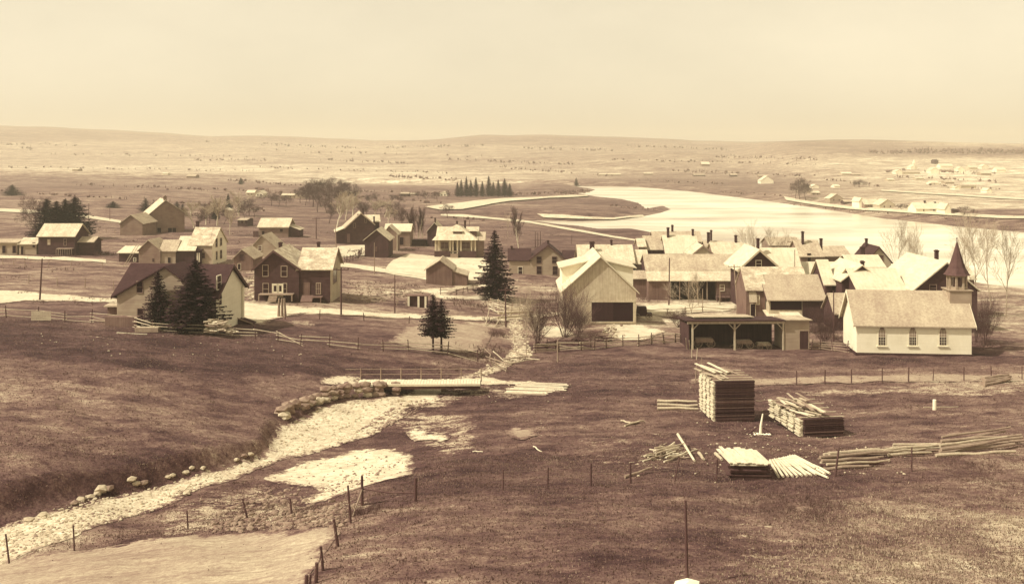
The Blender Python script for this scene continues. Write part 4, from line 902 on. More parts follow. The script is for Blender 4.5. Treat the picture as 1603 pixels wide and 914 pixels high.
# --- 22 low house with lean-to
b = Bld('house', 'low house with a plain pale roof and a right lean-to, alone on the far field', 'house', (405,371), 0)
L, _ = b.pf(451, 371); he = b.pf(405, 355)[1]; D = 7; hr = b.pf(420, 342.5, D/2)[1]
b.block(0, L, 0, D, he, hr, 'x', 'clap_mid', 'roof_light', .5, .5, .35, th=.2)
L2, _ = b.pf(467, 368); b.block(L+.02, L2, 1, 6, he-.9, he+.1, 'y', 'clap_dark', 'roof_light', 0.0, .3, .2)
b.win((438,359,443,363), 'clap_mid', 'void'); 
for k in (398,402): g = MB(); u, z = b.pf(k, 371, -1)[0], b.pf(k, 362, -1)[1]; g.box(u-.3,-1,-1,u+.3,-.4,z); g.build('barrel', 'wood_dark', b.t)
b.door((410,362,414,371), 'void', 0, 'clap_mid')
# --- 23 gable cottage and small barn
b = simple_house('cottage', 'grey-white gabled cottage half hidden behind the small rough barn', 'cottage', (393,400), 432, 388, 369, 8, 'y', 0, 'clap_tan', 'roof_mid', z=4.3, apex=410)
b.win((404,385,410,392), 'trim_white', 'glass_mid'); b.chim_px(436.5,379,441.5,388, 3)
b = simple_house('barn', 'small rough gabled barn with a stone base between cream house and brown house', 'barn', (366,424), 396, 404, 391, 7, 'y', 0, 'boards_mid', 'roof_mid', apex=379)
b.door((375,398,382,408), 'boards_dark', 0, 'boards_mid'); b.win((372,413,377,422), 'stone_light', 'void', rows=1)
# --- 24 house centre-left far
b = Bld('house', 'brown gabled house with a long left catslide roof and two chimneys', 'house', (540,382), 12)
L, _ = b.pf(586, 382); hl = b.pf(540, 357)[1]; ax, hr = b.pf(565, 334); he = b.pf(586, 351)[1]
b.block(0, L, 0, 9, hl, hr, 'y', 'clap_dark', 'roof_mid', ax/L, .2, .4, he2=he, rake='clap_tan')
x0, z0 = b.pf(527, 363); b.block(x0, -.02, .3, 8, z0, hl-.1, 'y', 'clap_dark', 'roof_light', 1.0, .5, .3)
b.chim_px(566.5,326,570,336, 2.5); b.chim_px(559,335,562,342, 1.5)
b.block(ax+.5, b.pf(594,350,6)[0], 6.2, 12, b.pf(590,347,6)[1], b.pf(590,337,9)[1], 'x', 'clap_dark', 'roof_light'); b.chim_px(584,339,587,348, 5.8)
b.door((543.5,366,548,380), 'boards_mid', 0, 'boards_dark'); b.win((553,350,556.5,356), 'clap_mid', 'glass_dark'); b.win((571,342,574,348), 'clap_mid', 'glass_dark')
# --- 25 small brown barn
b = simple_house('barn', 'plain brown gabled barn with a pale right roof slope beside the middle road', 'barn', (571,402), 608, 375, 360, 8, 'y', 0, 'boards_dark', 'roof_light', apex=589.5, oh=.4, og=.35)
b.win((587.5,387,590,393), 'boards_mid', 'glass_mid', rows=1)
# --- 26 white-roofed building
b = simple_house('house', 'building with a bright white roof and a dark stable door', 'house', (622,385), 642, 362, 351, 7, 'x', 0, 'clap_mid', 'roof_white', z=3.1)
b.block(b.pf(603,380,1)[0], -.02, .5, 7, b.he, b.hr, 'x', 'clap_mid', 'roof_white'); b.door((625,371.5,631.5,383), 'void', 0, 'clap_mid')
b = simple_house('shed', 'narrow gabled shed with a pale corner post, between brown barn and white roof', 'shed', (600,392), 622, 366, 354, 5, 'y', 0, 'clap_mid', 'roof_light', z=3.2, apex=609)
g = MB(); g.box(b.L-.15,-.05,-.5,b.L+.05,-.0,b.he); g.build('corner_boards', 'paint_cream', b.t)
b = simple_house('shed', 'low dark shed with a flat roof under the tall bare trees', 'shed', (645,383), 667, 377, 375, 4, 'x', 0, 'boards_dark', 'roof_dark', z=3, r=1.0)
# --- 27 hip-roofed bungalow
b = Bld('bungalow', 'hip-roofed bungalow with a white-posted porch and little dormers', 'bungalow', (680,403), 0)
L, _ = b.pf(745, 403); he = b.pf(680, 376)[1]; D = 9.0; ax, hr = b.pf(715, 351, 4.2)
L2 = b.pf(757, 398, 2)[0]
g = MB(); g.box(.15, 1.6, -1.5, L-.15, D, he); g.build('wall', 'clap_tan', b.t)
g = MB(); g.box(L-.14, 2.2, -1.5, L2, D-1, he-.1); g.build('wall', 'clap_mid', b.t)
e = .55; pts = [(-e,-e,he+.02),(L+e,-e,he+.02),(L+e,D+e,he+.02),(-e,D+e,he+.02),(ax,4.2,hr),(ax+.3,4.8,hr)]
g = MB(); g.add(pts, [(0,1,4),(1,2,5,4),(2,3,5),(3,0,4,5),(3,2,1,0)]); rf = g.build('roof', 'roof_light', b.t); b.roofs.append(rf)
g = MB(); x0, z0 = b.pf(690, 362, 6); x1, z1 = b.pf(745, 355, 8); g.prism([(3.0,z0-1.3),(8,z1),(8.2,z1),(12,z0-1.6)], 'x', b.pf(684,360,7)[0], b.pf(750,360,7)[0]); g.build('roof', 'roof_light', b.t)
g = MB(); g.prism([(1.8,he-.25),(5.5,he+1.4),(9.2,he-.25)], 'x', L+e+.02, b.pf(760,375,3)[0]); g.build('roof', 'roof_mid', b.t)
for (xa, xb, yt, yb, ly) in ((707.5,725,361.5,371,1.3),(734,748,361,367,3.4)):
    x0, z1 = b.pf(xa, yt, ly); x1, z0 = b.pf(xb, yb, ly)
    g = MB(); g.box(x0+.3, ly, z0-.6, x1-.3, ly+2.2, z1-.1); dm = g.build('dormer', 'glass_mid', b.t)
    g = MB(); xm = (x0+x1)/2; g.add([(x0-.1,ly-.25,z1-.12),(x1+.1,ly-.25,z1-.12),(x1+.1,ly+2.4,z1-.12),(x0-.1,ly+2.4,z1-.12),(xm-.3,ly+.9,z1+.45),(xm+.3,ly+.9,z1+.45)], [(0,1,5,4),(1,2,5),(2,3,4,5),(3,0,4),(3,2,1,0)]); g.build('roof', 'roof_light', dm)
zs = b.pf(690, 393)[1]
for k in (681.5, 687, 704.5, 709, 716, 721.5, 738, 744):
    u = b.pf(k, 380)[0]; g = MB(); g.box(u-.13, 0, -.3, u+.13, .26, he-.02); g.build('porch_post', 'paint_cream', b.t)
g = MB(); g.box(0,-.06,-1.2,b.pf(705,400)[0],-.01,zs); g.box(b.pf(718,400)[0],-.06,-1.2,L,-.01,zs); g.build('porch_skirt', 'clap_dark', b.t)
g = MB(); x0 = b.pf(705.5,400)[0]; x1 = b.pf(717.5,400)[0]
for k in range(4): g.box(x0+.02, -.3*k-.35, -.8, x1-.02, -.3*k-.06, zs-.55-.2*k)
g.build('steps', 'wood_mid', b.t)
g = MB(); g.box(0,0,zs-.2,L,1.58,zs-.06); g.build('porch_floor', 'wood_mid', b.t)
b.door((709,380,714,395), 'wood_dark', 1.55, 'paint_cream')
for w_ in ((690,379,702,389),(723,379,736,389)): b.win(w_, 'clap_tan', 'glass_mid', y=1.6, cols=2)
b.chim_px(726,345,730,355, 6); b.chim_px(714,346,717,352, 4.5)
b = simple_house('shed', 'dark gabled outbuilding tucked behind the left side of the bungalow', 'shed', (669,384), 692, 362, 349, 8, 'y', 0, 'clap_dark', 'roof_light', z=2.9, apex=680); b.chim_px(680,341,682.5,350, 1)
# --- 28 grey barn small
b = simple_house('barn', 'small grey vertical-board barn with a right lean-to on the white yard', 'barn', (667,444), 708, 422, 408, 7, 'y', 0, 'boards_mid', 'roof_mid', apex=689, oh=.35)
b.block(b.L+.02, b.pf(731,440)[0], .2, 6, b.pf(731,432)[1], b.pf(709,425)[1], 'y', 'boards_mid', 'roof_mid', 0.0, .2, .2)
# --- small gate hut
b = Bld('gate_hut', 'low hut with two white door posts beside the middle road', 'hut', (638,479), 0)
L, _ = b.pf(668, 479); H = b.pf(638, 463)[1]
g = MB(); g.box(0,.3,-.5,L,1.8,H-.1); g.build('wall', 'boards_dark', b.t); g = MB(); g.box(-.2,.05,H-.09,L+.3,2,H+.02); g.build('roof', 'boards_mid', b.t)
for k in (639.5, 655, 666):
    u = b.pf(k, 475)[0]; g = MB(); g.box(u-.14, .05, -.5, u+.14, .29, H-.1); g.build('door_post', 'trim_white', b.t)
# --- low stone ruin / boxes along the house fence
# --- far farms and town houses (each small in view)
FAR = [ # label, x0, x1, base_y, eave_y, ridge_y, axis, wall, roof, depth, Y
 ('little white farm building at the far left of the valley floor',385,398,306,302,298,'x','paint_cream','roof_white',8),
 ('white-roofed farmhouse among the bare trees left of centre',400,412,308,303,299,'y','paint_white','roof_white',9),
 ('long pale-roofed barn beside the bare trees left of centre',440,461,310,306,303.5,'x','clap_tan','roof_light',9),
 ('pale gabled farmhouse at the foot of the bare trees',462,478,311,304,299,'y','clap_tan','roof_light',9),
 ('low dark barn between the tall bare trees',536,554,307,301,300,'x','clap_dark','roof_mid',8),
 ('small dark barn by the river strip in the middle distance',627,640,308,303.5,301.5,'x','clap_dark','roof_mid',8),
 ('tiny white farmhouse left of the pointed conifer row',688,700,307,303,300.5,'y','paint_white','roof_white',8),
 ('tiny shed beside the river strip with a pale roof',640,651,306,304,302.5,'x','clap_mid','roof_light',6),
 ('white farmhouse alone on the far hillside field',1098,1111,260.5,257,253.5,'x','clap_mid','roof_white',9),
 ('long low dark barn on the far slope under the hillside farmhouse',1086,1104,276,274,272.5,'x','clap_dark','roof_mid',8),
 ('dark cottage by the far river road',1144,1154,277,274,272,'x','clap_dark','roof_mid',7),
 ('low shed at the right end of the far river road',1188,1202,278,275.5,274,'x','clap_mid','roof_mid',7),
 ('bright white barn where the far road meets the tear-shaped field',1191,1211,288,283,276,'y','paint_white','roof_white',10),
 ('pale boarding house row on the far shore field',938,972,275,273.5,272,'x','clap_tan','roof_light',8),
 ('low farm barn across the river',1008,1022,274,272,270.5,'x','clap_mid','roof_light',8),
 ('pale gabled house, leftmost above the curved river road',1299,1320,319,311,304,'y','clap_tan','roof_light',8),
 ('dark shed next to the leftmost house above the curved road',1322,1334,320,316,313,'x','clap_dark','roof_mid',6),
 ('white-ended house with a grey side above the curved road',1345,1352,328,315,310,'y','paint_white','roof_white',10),
 ('brown long-sided house above the curved road',1353,1376,328,320,312,'x','clap_mid','roof_light',8),
 ('cream gabled house at the middle of the curved road',1377,1401,328,321,312.5,'y','paint_cream','roof_light',9),
 ('broad cream house with dark chimneys above the curved road',1434,1474,335,327,317,'x','paint_white','roof_white',9),
 ('slim white gabled house right of the broad cream house',1479,1489,337,327,319,'y','paint_white','roof_white',8),
 ('dark square house right of the slim white house',1491,1500,336,329,327,'x','clap_dark','roof_dark',8),
 ('tiny white house left of the round dark bush field',1272,1282,295,292,289,'y','paint_white','roof_white',8),
 ('pale shed under the tiny white house',1270,1284,305,302,299,'x','clap_tan','roof_light',8),
 ('tiny white cottage near the brown thicket',1306,1315,294,291.5,289,'x','paint_white','roof_white',8),
 ('long pale mill building on the far right slope',1318,1334,275,272,269.5,'x','paint_cream','roof_white',9),
 ('pale shed beside the long mill building',1335,1347,275.5,273.5,272,'x','clap_mid','roof_mid',8),
 ('white house at the left of the hillside town',1402,1414,273,269,266,'y','paint_white','roof_white',9),
 ('long dark-roofed hall below the hillside chapel',1413,1440,273,270,267.5,'x','paint_cream','roof_mid',9),
 ('hillside chapel with a small pointed tower',1426,1436,266,262,258.5,'y','paint_white','roof_white',10),
 ('pale house under the dark square barn of the town',1457,1470,272,267,263,'y','paint_white','roof_light',9),
 ('dark square barn on the upper edge of the town',1463,1469,257,252,250,'x','clap_dark','roof_dark',9),
 ('long white-walled hall in the upper town',1472,1492,263,260,256.5,'x','paint_white','roof_white',9),
 ('low brown-roofed house below the upper hall',1476,1490,269,266.5,265,'x','clap_tan','roof_mid',8),
 ('pale gabled house right of the upper hall',1500,1510,270,265,261,'y','paint_white','roof_light',8),
 ('cream house near the right edge of the upper town',1517,1530,266,262.5,259,'x','paint_cream','roof_light',8),
 ('white house at the right edge of the upper town',1537,1548,265,261,257.5,'y','paint_white','roof_white',8),
 ('grey house below the right edge of the upper town',1536,1552,275,271.5,269,'x','clap_tan','roof_light',8),
 ('white cottage with a bright roof in mid town',1457,1470,289,286.5,284,'x','paint_white','roof_white',8),
 ('dark-roofed cottage right of the bright-roofed cottage',1480,1494,288,285.5,284,'x','clap_tan','roof_mid',8),
 ('row house with a dotted dark roof in the lower town',1504,1528,295,291,289.5,'x','paint_cream','roof_mid',8),
 ('pale shed at the left of the row house',1495,1503,297,294,292,'y','paint_white','roof_light',7),
 ('small white house at the far right of the lower town',1545,1553,302,298,295,'y','paint_white','roof_white',8),
 ('tiny pale house between chapel and mid town',1434,1446,282,279.5,278,'x','paint_cream','roof_light',7),
 ('pale barn on the open slope left of town',1390,1400,284,281.5,279.5,'x','paint_cream','roof_white',7),
 ('white farmhouse at the far end of the upper slope',1560,1575,270,266,262,'x','paint_white','roof_white',8),
 ('grey barn peeping over the low left ridge',113,122,268,265.5,264,'x','clap_tan','roof_light',9),
 ('tiny white farm far across the left plain',253,262,274,272,270.5,'x','paint_white','roof_white',8),
 ('dark farm shed far across the left plain',292,306,279,276,273,'x','clap_mid','roof_mid',10),
 ('dark little barn behind the birches',372,386,354,345,342,'x','boards_dark','roof_mid',8),
 ('white-roofed shed behind the dense birch clump',346,358,333,330,327,'y','clap_tan','roof_white',6)]
for lab, x0, x1, by, ey, ry, ax_, wl, rf_, D in FAR:
    b = simple_house('house', lab, 'house', (x0, by), x1, ey, ry, D, ax_, 0, wl, rf_, og=.2, oh=.3)
    if (x1-x0) > 11 and by > 300:
        w = (x1-x0)
        for f in (.3, .7): b.win((x0+w*f-.9, ey+1.2, x0+w*f+.9, ey+3.4), 'clap_tan', 'glass_dark', rows=1)
    if 'chimneys' in lab: b.chim_px(1446,314,1449,320, 4); b.chim_px(1462,316,1465,322, 4)
    if 'chapel' in lab and 'hillside chapel' in lab and 'tower' in lab:
        g = MB(); c = b.L/2; g.box(c-1,-.5,0,c+1,1.5,b.hr+1.5); g.add([(c-1.2,-.7,b.hr+1.5),(c+1.2,-.7,b.hr+1.5),(c+1.2,1.7,b.hr+1.5),(c-1.2,1.7,b.hr+1.5),(c,.5,b.hr+6)], [(0,1,4),(1,2,4),(2,3,4),(3,0,4)]); g.build('tower', 'paint_white', b.t)
# ---------------------------------------------------------------- trees
def conifer(seed, H=10.0, rad=2.4, first=.08, step=.26, mat='needles', dens=1.0):
    rr = random.Random(seed)
    tr = MB(); tr.tube((0,0,-.4),(0,0,H*.5),.17*H/10,.10*H/10,7); tr.tube((0,0,H*.5),(0,0,H),.10*H/10,.015,6)
    g = MB(); z = H*first; ph = 0
    while z < H*.985:
        t = (z-H*first)/(H*(1-first)); rmax = rad*((1-t)**.85)*(.55+.45*min(1, t*5+.35))+.10
        n = max(4, int((5+rmax*4.5)*dens))
        for k in range(n):
            a = ph+6.283*k/n+rr.uniform(-.35,.35); L = rmax*rr.uniform(.55, 1.12)*(1 if rr.random() > .12 else .5)
            dx, dy = math.cos(a), math.sin(a); zz = z+rr.uniform(-.12,.12)
            dr = rr.uniform(.10,.34)+.12*(1-t)
            prev = Vector((0,0,zz)); m = max(2, int(L/.32))
            for i in range(1, m+1):
                s = i/m; p = Vector((dx*L*s, dy*L*s, zz-dr*L*s+.28*L*s*s*.7))
                w = (.30*(1-s*.6)+.07)*(.6+.4*L/rad)+.06
                side = Vector((-dy, dx, 0))*w*rr.uniform(.7,1.3); dn = Vector((0,0,-w*rr.uniform(.3,.9)))
                o = p-prev
                g.add([prev, p+side*.9+dn, p+o*.25, p-side*.9+dn], [(0,1,2),(0,2,3)])
                if rr.random() < .45:
                    q = prev+o*.5; g.add([q, q+side*.5+Vector((0,0,-w*1.1)), q-side*.3+Vector((0,0,-w*.9))], [(0,1,2)])
                prev = p
        z += step*(1-.35*t)*rr.uniform(.8,1.2); ph += 1.1
    g.add([(0,0,H+.25),(.07,0,H-.5),(-.07,0,H-.5)], [(0,1,2)])
    return tr, g
def make_tree(name, label, cat, tr, g, m1, m2, group=None, crown='crown'):
    t = thing(name, label, cat, (0,0,-500), 0, group)
    tr.build('trunk', m1, t); g.build(crown, m2, t); return t
_cp = {}
def place_conifer(px, by, ty, wpx, label, kind='spruce', seed=0, group=None, H0=10, first=.08, mat='needles', Y=None, z=None):
    key = (seed, first, mat)
    if Y is None: P = ground(px, by)
    else: x, y = at_Y(px, Y); P = Vector((x, y, hz(x, y)))
    H = (by-ty)/F*P.y; W = wpx*1.3/F*P.y/2
    if Y is not None: H = CZ-(ty-YH)/F*Y - P.z
    if key not in _cp:
        tr, g = conifer(seed+3, 10, 2.3, first, .26 if H > 6 else .4, mat)
        _cp[key] = t = make_tree(kind+'_tree', label, 'tree', tr, g, 'bark_dark', mat, group)
    else:
        t = copy_tree(_cp[key]); t['label'] = label
        if group: t['group'] = group
        elif 'group' in t: del t['group']
    t.location = P; t.scale = (W/2.3, W/2.3, H/10); t.rotation_euler = (0,0,random.Random(px).uniform(0,6))
    return t
def bare(seed, H=10.0, spread=.9, stems=1, twig=.016, levels=5, narrow=False, r0=.17, up=.1, clear=2):
    rr = random.Random(seed); tr = MB(); g = MB()
    def rec(p, d, L, r, lv):
        segs = 5 if lv == 0 else 3
        for i in range(segs):
            d = (d+Vector((rr.gauss(0,.10+.03*lv), rr.gauss(0,.10+.03*lv), up*min(lv,2)*.6))).normalized()
            q = p+d*(L/segs); r2 = max(r*(.88 if lv < 2 else .78), twig*.6)
            (tr if lv <= 1 else g).tube(p, q, r, r2, 6 if lv == 0 else (4 if lv < 3 else 3), False)
            if lv < levels and i >= (clear if lv == 0 else 0):
                for _ in range(2 if (lv == 0 or rr.random() < .35) else 1):
                    a = rr.uniform(0, 6.283); k = spread*rr.uniform(.6, 1.15)
                    o = d.orthogonal().normalized(); o2 = d.cross(o)
                    nd_ = (d*(1 if not narrow else 1.5)+(o*math.cos(a)+o2*math.sin(a))*k).normalized()
                    rec(q, nd_, (H*.30 if lv == 0 else L*.66)*rr.uniform(.75,1.2), max(r2*.55, twig*.8), lv+1)
            p, r = q, r2
        if lv < levels: rec(p, d, L*.5, r*.8, lv+1)
    for s in range(stems):
        a = s*6.283/stems+rr.uniform(-.4,.4); lean = 0 if stems == 1 else rr.uniform(.12,.75)
        rec(Vector((math.cos(a)*.2*(stems>1), math.sin(a)*.2*(stems>1), -.3)), Vector((math.cos(a)*lean, math.sin(a)*lean, 1)).normalized(), H*(.62 if stems == 1 else rr.uniform(.4,.6)), r0 if stems == 1 else .075, 0)
    zs = max(v[2] for v in g.v); xs = sorted(abs(v[0]) for v in g.v)[int(len(g.v)*.97)]
    return tr, g, zs, xs
_bp = {}
def place_bare(px, by, ty, wpx, label, kind, seed=0, group=None, Y=None, cat='tree', name=None):
    P = ground(px, by) if Y is None else None
    if Y is not None: x, y = at_Y(px, Y); P = Vector((x, y, hz(x, y)))
    H = CZ-(ty-YH)/F*P.y - P.z; W = wpx/F*P.y/2
    key = (kind, seed)
    spec = dict(round=dict(spread=1.1, up=.06), poplar=dict(spread=.45, narrow=True, levels=4, clear=0, r0=.2, twig=.035), birch=dict(spread=.75, levels=4, r0=.22, twig=.034), shrub=dict(stems=12, spread=.75, levels=3, clear=1, twig=.014), thin=dict(spread=.75, levels=4, twig=.014, r0=.12))[kind]
    m1, m2 = dict(birch=('bark_pale','twigs_pale'), poplar=('bark_pale','twigs'), thin=('twigs_pale','twigs_pale')).get(kind, ('twigs','twigs'))
    if key not in _bp:
        tr, g, zs, xs = bare(seed+20+len(kind), **spec)
        t = make_tree(name or dict(shrub='bare_bush').get(kind, 'bare_tree'), label, 'bush' if kind == 'shrub' else cat, tr, g, m1, m2, group, 'branches')
        _bp[key] = (t, zs, xs)
    else:
        t0, zs, xs = _bp[key]; t = copy_tree(t0); t['label'] = label
        if group: t['group'] = group
        elif 'group' in t: del t['group']
    t.location = P; k = W/xs; t.scale = (k, k, H/zs); t.rotation_euler = (0,0,random.Random(px*3).uniform(0,6)); return t
# big near spruces
place_conifer(247,515,422,44,'slim dark spruce in front of the cream house, left of the broad one','spruce',1)
place_conifer(305,519,404,92,'broad dark spruce with drooping boughs in front of the cream house','spruce',2)
place_conifer(774,470,360,58,'tall dark spruce between the bungalow and the two-storey gabled house','spruce',3)
place_conifer(678,552,459,42,'small spruce with a bare lower trunk, left of the pair by the garden plot','spruce',4,first=.32)
place_conifer(691,549,467,42,'shorter spruce with a bare lower trunk, right of the pair by the garden plot','spruce',5,first=.30)
# five spruces at the far left
for i,(x,t_,w,lab) in enumerate([(73,311,58,'second from the left'),(88,314,54,'in the middle'),(102,311,56,'fourth from the left'),(117,307,64,'rightmost and tallest')]):
    place_conifer(x,366,t_,w,'dark spruce behind the streaked-roof farmhouse, '+lab+' of its row','spruce',6+i%2,Y=236+i*2)
place_bare(56,362,304,44,'dark bare leafy-looking tree at the left end of the spruce row','round',7,Y=240)
# conifer row in the middle distance
for i,(x,t_,w) in enumerate([(716,285,9),(722,280,8),(730,276,9),(737,281,9),(745,277,10),(755,283,9),(765,275,11),(772,284,8),(780,281,10),(790,279,13),(798,287,9)]):
    place_conifer(x,308,t_,w*1.15,'pointed dark conifer in the row on the river flat','spruce',8+i%2,'pointed conifers in a row on the river flat',mat='needles_far')
place_conifer(902,291,278,8,'lone small conifer on the river bank where the water bends','spruce',8,mat='needles_far')
place_conifer(377,289,278,9,'tiny far conifer on the low ridge at left','spruce',9,mat='needles_far')
place_conifer(357,330,303,14,'dark pointed conifer among the birches','spruce',6)
place_conifer(337,345,310,16,'taller dark conifer left of the birches','spruce',7)
# birches and bare trees
for i,(x,b_,t_,w,lab) in enumerate([(304,357,312,34,'pale birch right of the huge grey barn'),(322,352,316,26,'small pale birch behind the farmhouse roof'),(340,354,304,36,'tall pale birch behind the farmhouse gable'),(360,368,322,22,'slender white-stemmed birch right of the farmhouse'),(374,338,297,38,'big-crowned pale birch above the dark little barn'),
    (526,362,300,34,'pale birch left of the brown catslide house'),(541,345,296,30,'pale birch just behind the brown catslide house'),(552,338,298,28,'grey birch above the roof of the brown catslide house'),(586,338,312,30,'low spreading pale tree beyond the brown house'),(602,340,310,30,'forked pale tree left of the poplars'),(608,352,322,18,'thin pale sapling beside the white-roofed building')]):
    place_bare(x,b_,t_,w,lab,'birch',i%3)
for i,(x,t_,lab) in enumerate([(641,322,'leftmost poplar of the group beside the dark outbuilding'),(648,319,'second poplar of the group beside the dark outbuilding'),(655,318,'third and tallest poplar beside the dark outbuilding'),(662,321,'rightmost poplar of the group beside the dark outbuilding')]):
    place_bare(x,378,t_,13,lab,'poplar',i%2)
for i,(x,b_,t_,w) in enumerate([(478,322,284,30),(490,324,278,34),(503,324,276,36),(515,326,274,34),(527,324,277,36),(540,322,279,32),(551,321,284,26),(497,332,292,30),(512,334,296,28),(484,316,284,26),(470,318,292,22),(533,333,290,26)]):
    place_bare(x,b_,t_,w,'hazy brown bare tree in the clump left of the river strip','round',i%3,'bare trees in the clump left of the river strip')
for i,(x,b_,t_,w) in enumerate([(425,322,300,20),(436,324,303,22),(412,318,302,18),(448,322,305,16),(575,322,303,16),(590,318,300,20),(625,322,302,18),(612,318,303,16),(668,318,296,20),(684,316,300,18),(655,312,298,16),(700,312,296,12)]):
    place_bare(x,b_,t_,w,'small hazy bare tree scattered over the middle plain','round',(i+1)%3,'bare trees scattered over the middle plain')
for i,(x,b_,t_,w) in enumerate([(310,360,325,30),(328,350,318,26),(350,352,322,28),(384,345,318,30),(398,340,320,24),(562,340,312,26),(575,345,314,24),(618,345,315,28),(632,362,322,24),(650,366,324,26),(596,336,312,24),(515,350,312,30),(350,400,372,18),(700,342,318,20)]):
    place_bare(x,b_,t_,w,'hazy grey bare tree among the houses of the left village','round',i%3,'hazy bare trees among the left village houses')
place_bare(330,336,312,26,'grey bare tree behind the birches','round',0); place_bare(390,338,310,26,'grey bare tree right of the birches','round',1); place_bare(318,338,316,22,'low grey bare tree between barn and birches','round',2)
for x,b_,t_,w,lab in [(19,306,290,22,'round dark bush alone on the far left plain'),(177,325,316,15,'flat dark bush on the road left of the huge barn'),(228,331,311,15,'dark bush left of the barn ridge'),(240,330,317,10,'small dark bush by the barn ridge'),(277,335,316,15,'dark bush behind the right slope of the huge barn'),(286,338,320,12,'smaller dark bush right of the huge barn')]:
    for k in range(1): place_conifer(x,b_,t_-1,w*1.5,lab,'juniper',9 if w > 12 else 8)
# creek and barn side
place_bare(884,528,432,84,'large many-stemmed bare bush at the left corner of the white barn','shrub',0)
place_bare(842,540,452,46,'bare many-stemmed bush between creek and barn bush','shrub',1)
place_bare(824,562,440,40,'thin bare tree with a pale trunk on the creek bank','thin',0)
place_bare(905,530,470,50,'short bare bush against the stone base of the white barn','shrub',2)
place_bare(812,388,320,26,'feathery bare larch on the flat beyond the two-storey house','poplar',1)
place_bare(795,372,330,14,'thin bare tree on the flat, left of the larch','thin',1)
place_bare(1082,505,430,44,'hazy bare tree in front of the stable bays','thin',2)
place_bare(1094,480,418,24,'slim pale sapling in front of the stable roof','thin',0)
place_bare(1062,512,478,34,'round grey bush left of the wagon shed','shrub',1)
for i,(x,t_,w,lab) in enumerate([(1168,352,30,'bare tree left of the brick chimney of the dark gable house'),(1184,340,38,'tallest bare tree behind the dark gable house'),(1204,350,34,'bare tree right of the dark gable house chimney'),(1224,356,30,'smaller bare tree near the water behind the white roof')]):
    place_bare(x,400,t_,w,lab,'thin',1+i%2,Y=200+i*3)
for i,(x,b_,t_,w,Y_,lab) in enumerate([(1402,0,338,46,172,'faint bare tree on the shore left of the church spire'),(1424,0,345,36,176,'faint leaning bare tree on the shore near the spire'),(1440,0,350,30,180,'thin bare tree on the shore closest to the spire'),(1530,0,322,60,150,'tall bare tree right of the church spire'),(1552,0,335,56,158,'tall bare tree at the right edge behind the church'),(1508,0,335,44,170,'faint tall bare tree directly behind the spire'),(1575,0,340,50,150,'tall bare tree beyond the right edge of the churchyard')]):
    place_bare(x,b_,t_,w,lab,'thin',i%3,Y=Y_)
place_bare(1543,540,445,50,'dark many-stemmed bush at the right end of the church','shrub',2)
place_bare(1528,536,470,30,'small dark bush hugging the right wall of the church','shrub',0)
place_bare(1290,538,470,40,'thicket of bare stems between wagon shed and church','shrub',1)
for x,b_,t_,w,lab in [(1253,314,274,32,'big round brown bush by the bend of the far river road'),(1246,312,282,22,'left half of the brown thicket at the far river road'),(1262,314,284,24,'right half of the brown thicket at the far river road'),(1345,293,281,22,'brown thicket on the slope below the mill building'),(1337,293,284,14,'small brown thicket left of the slope thicket'),(1412,329,318,18,'bare trees between the two cream houses on the river road'),(1422,331,319,16,'bare bush left of the broad cream house'),(1510,337,322,22,'dark bare tree right of the dark square house'),(1524,338,325,20,'bare tree at the right end of the river road'),(1338,322,312,14,'dark bush between the far road houses')]:
    place_bare(x,b_,t_,w,lab,'round' if w < 26 else 'round',int(x)%3)
# far woods: low-poly clumps nobody could count
def woods(name, label, strips, seed, mat='far_wood'):
    rr = random.Random(seed); g = MB()
    for x0,y0,x1,y1,n,s in strips:
        for _ in range(n):
            t = rr.random(); px = x0+(x1-x0)*t; py = y0+(y1-y0)*t+rr.gauss(0, .6*(s**.5)); py = max(py, 200)
            P = ground(px, py) if py > 222 else None
            if P is None or P.y > 6000: continue
            r = s*P.y/F*rr.uniform(.25,.85); z = P.z
            if rr.random() < .5:
                a = rr.uniform(0,2); k = [Vector((P.x+math.cos(a+q*2.09)*r*.6, P.y+math.sin(a+q*2.09)*r*.6, z-.3)) for q in range(3)]; top = Vector((P.x, P.y, z+r*2.6))
                g.add(k+[top], [(0,1,3),(1,2,3),(2,0,3)])
            else: g.blob((P.x, P.y, z+r*.8), r, (1.3,1,1.1), rr.randint(0,9999), .35)
    return tag(g.build(name, mat), label, 'woods', kind='stuff')
woods('distant_woods','faint scattered trees and hedges over the far hills',[(0,262,400,268,60,1.8),(400,262,720,272,60,1.8),(700,250,900,258,60,2.2),(780,262,960,276,50,2.2),(600,276,715,282,50,2.6),(350,282,480,292,40,2.6),(0,240,400,246,26,2),(400,236,780,246,26,2),(950,250,1280,258,60,2),(1050,268,1280,276,60,2.4),(1000,282,1140,290,30,2.2),(30,232,50,234,10,2),(195,243,205,245,6,2)],3)
woods('distant_woods','dim woods and copses patched over the distant hillsides',[(60,212,160,216,40,2.0),(230,218,330,222,40,2.0),(400,226,560,232,60,2.0),(600,232,760,228,50,2.0),(760,219,900,218,60,2.2),(820,232,960,236,60,2.2),(980,228,1150,236,60,2.0),(1120,246,1280,250,60,2.2),(0,226,120,228,30,2),(300,250,420,252,40,2),(500,250,640,256,40,2.2)],11)
woods('distant_woods','dark wooded skyline above the hillside town at the right',[(1360,239,1620,240,160,2.8),(1420,236,1620,238,120,3.0),(1600,240,1900,240,60,3)],4)
woods('shore_scrub','scrub along the river flat and the far shore',[(800,305,925,300,70,2.6),(640,304,810,306,60,2.4),(860,300,915,304,40,3),(560,300,700,304,40,2.4),(950,322,1030,330,30,2),(1240,322,1568,350,60,2.0),(1120,300,1230,308,26,1.8)],5)
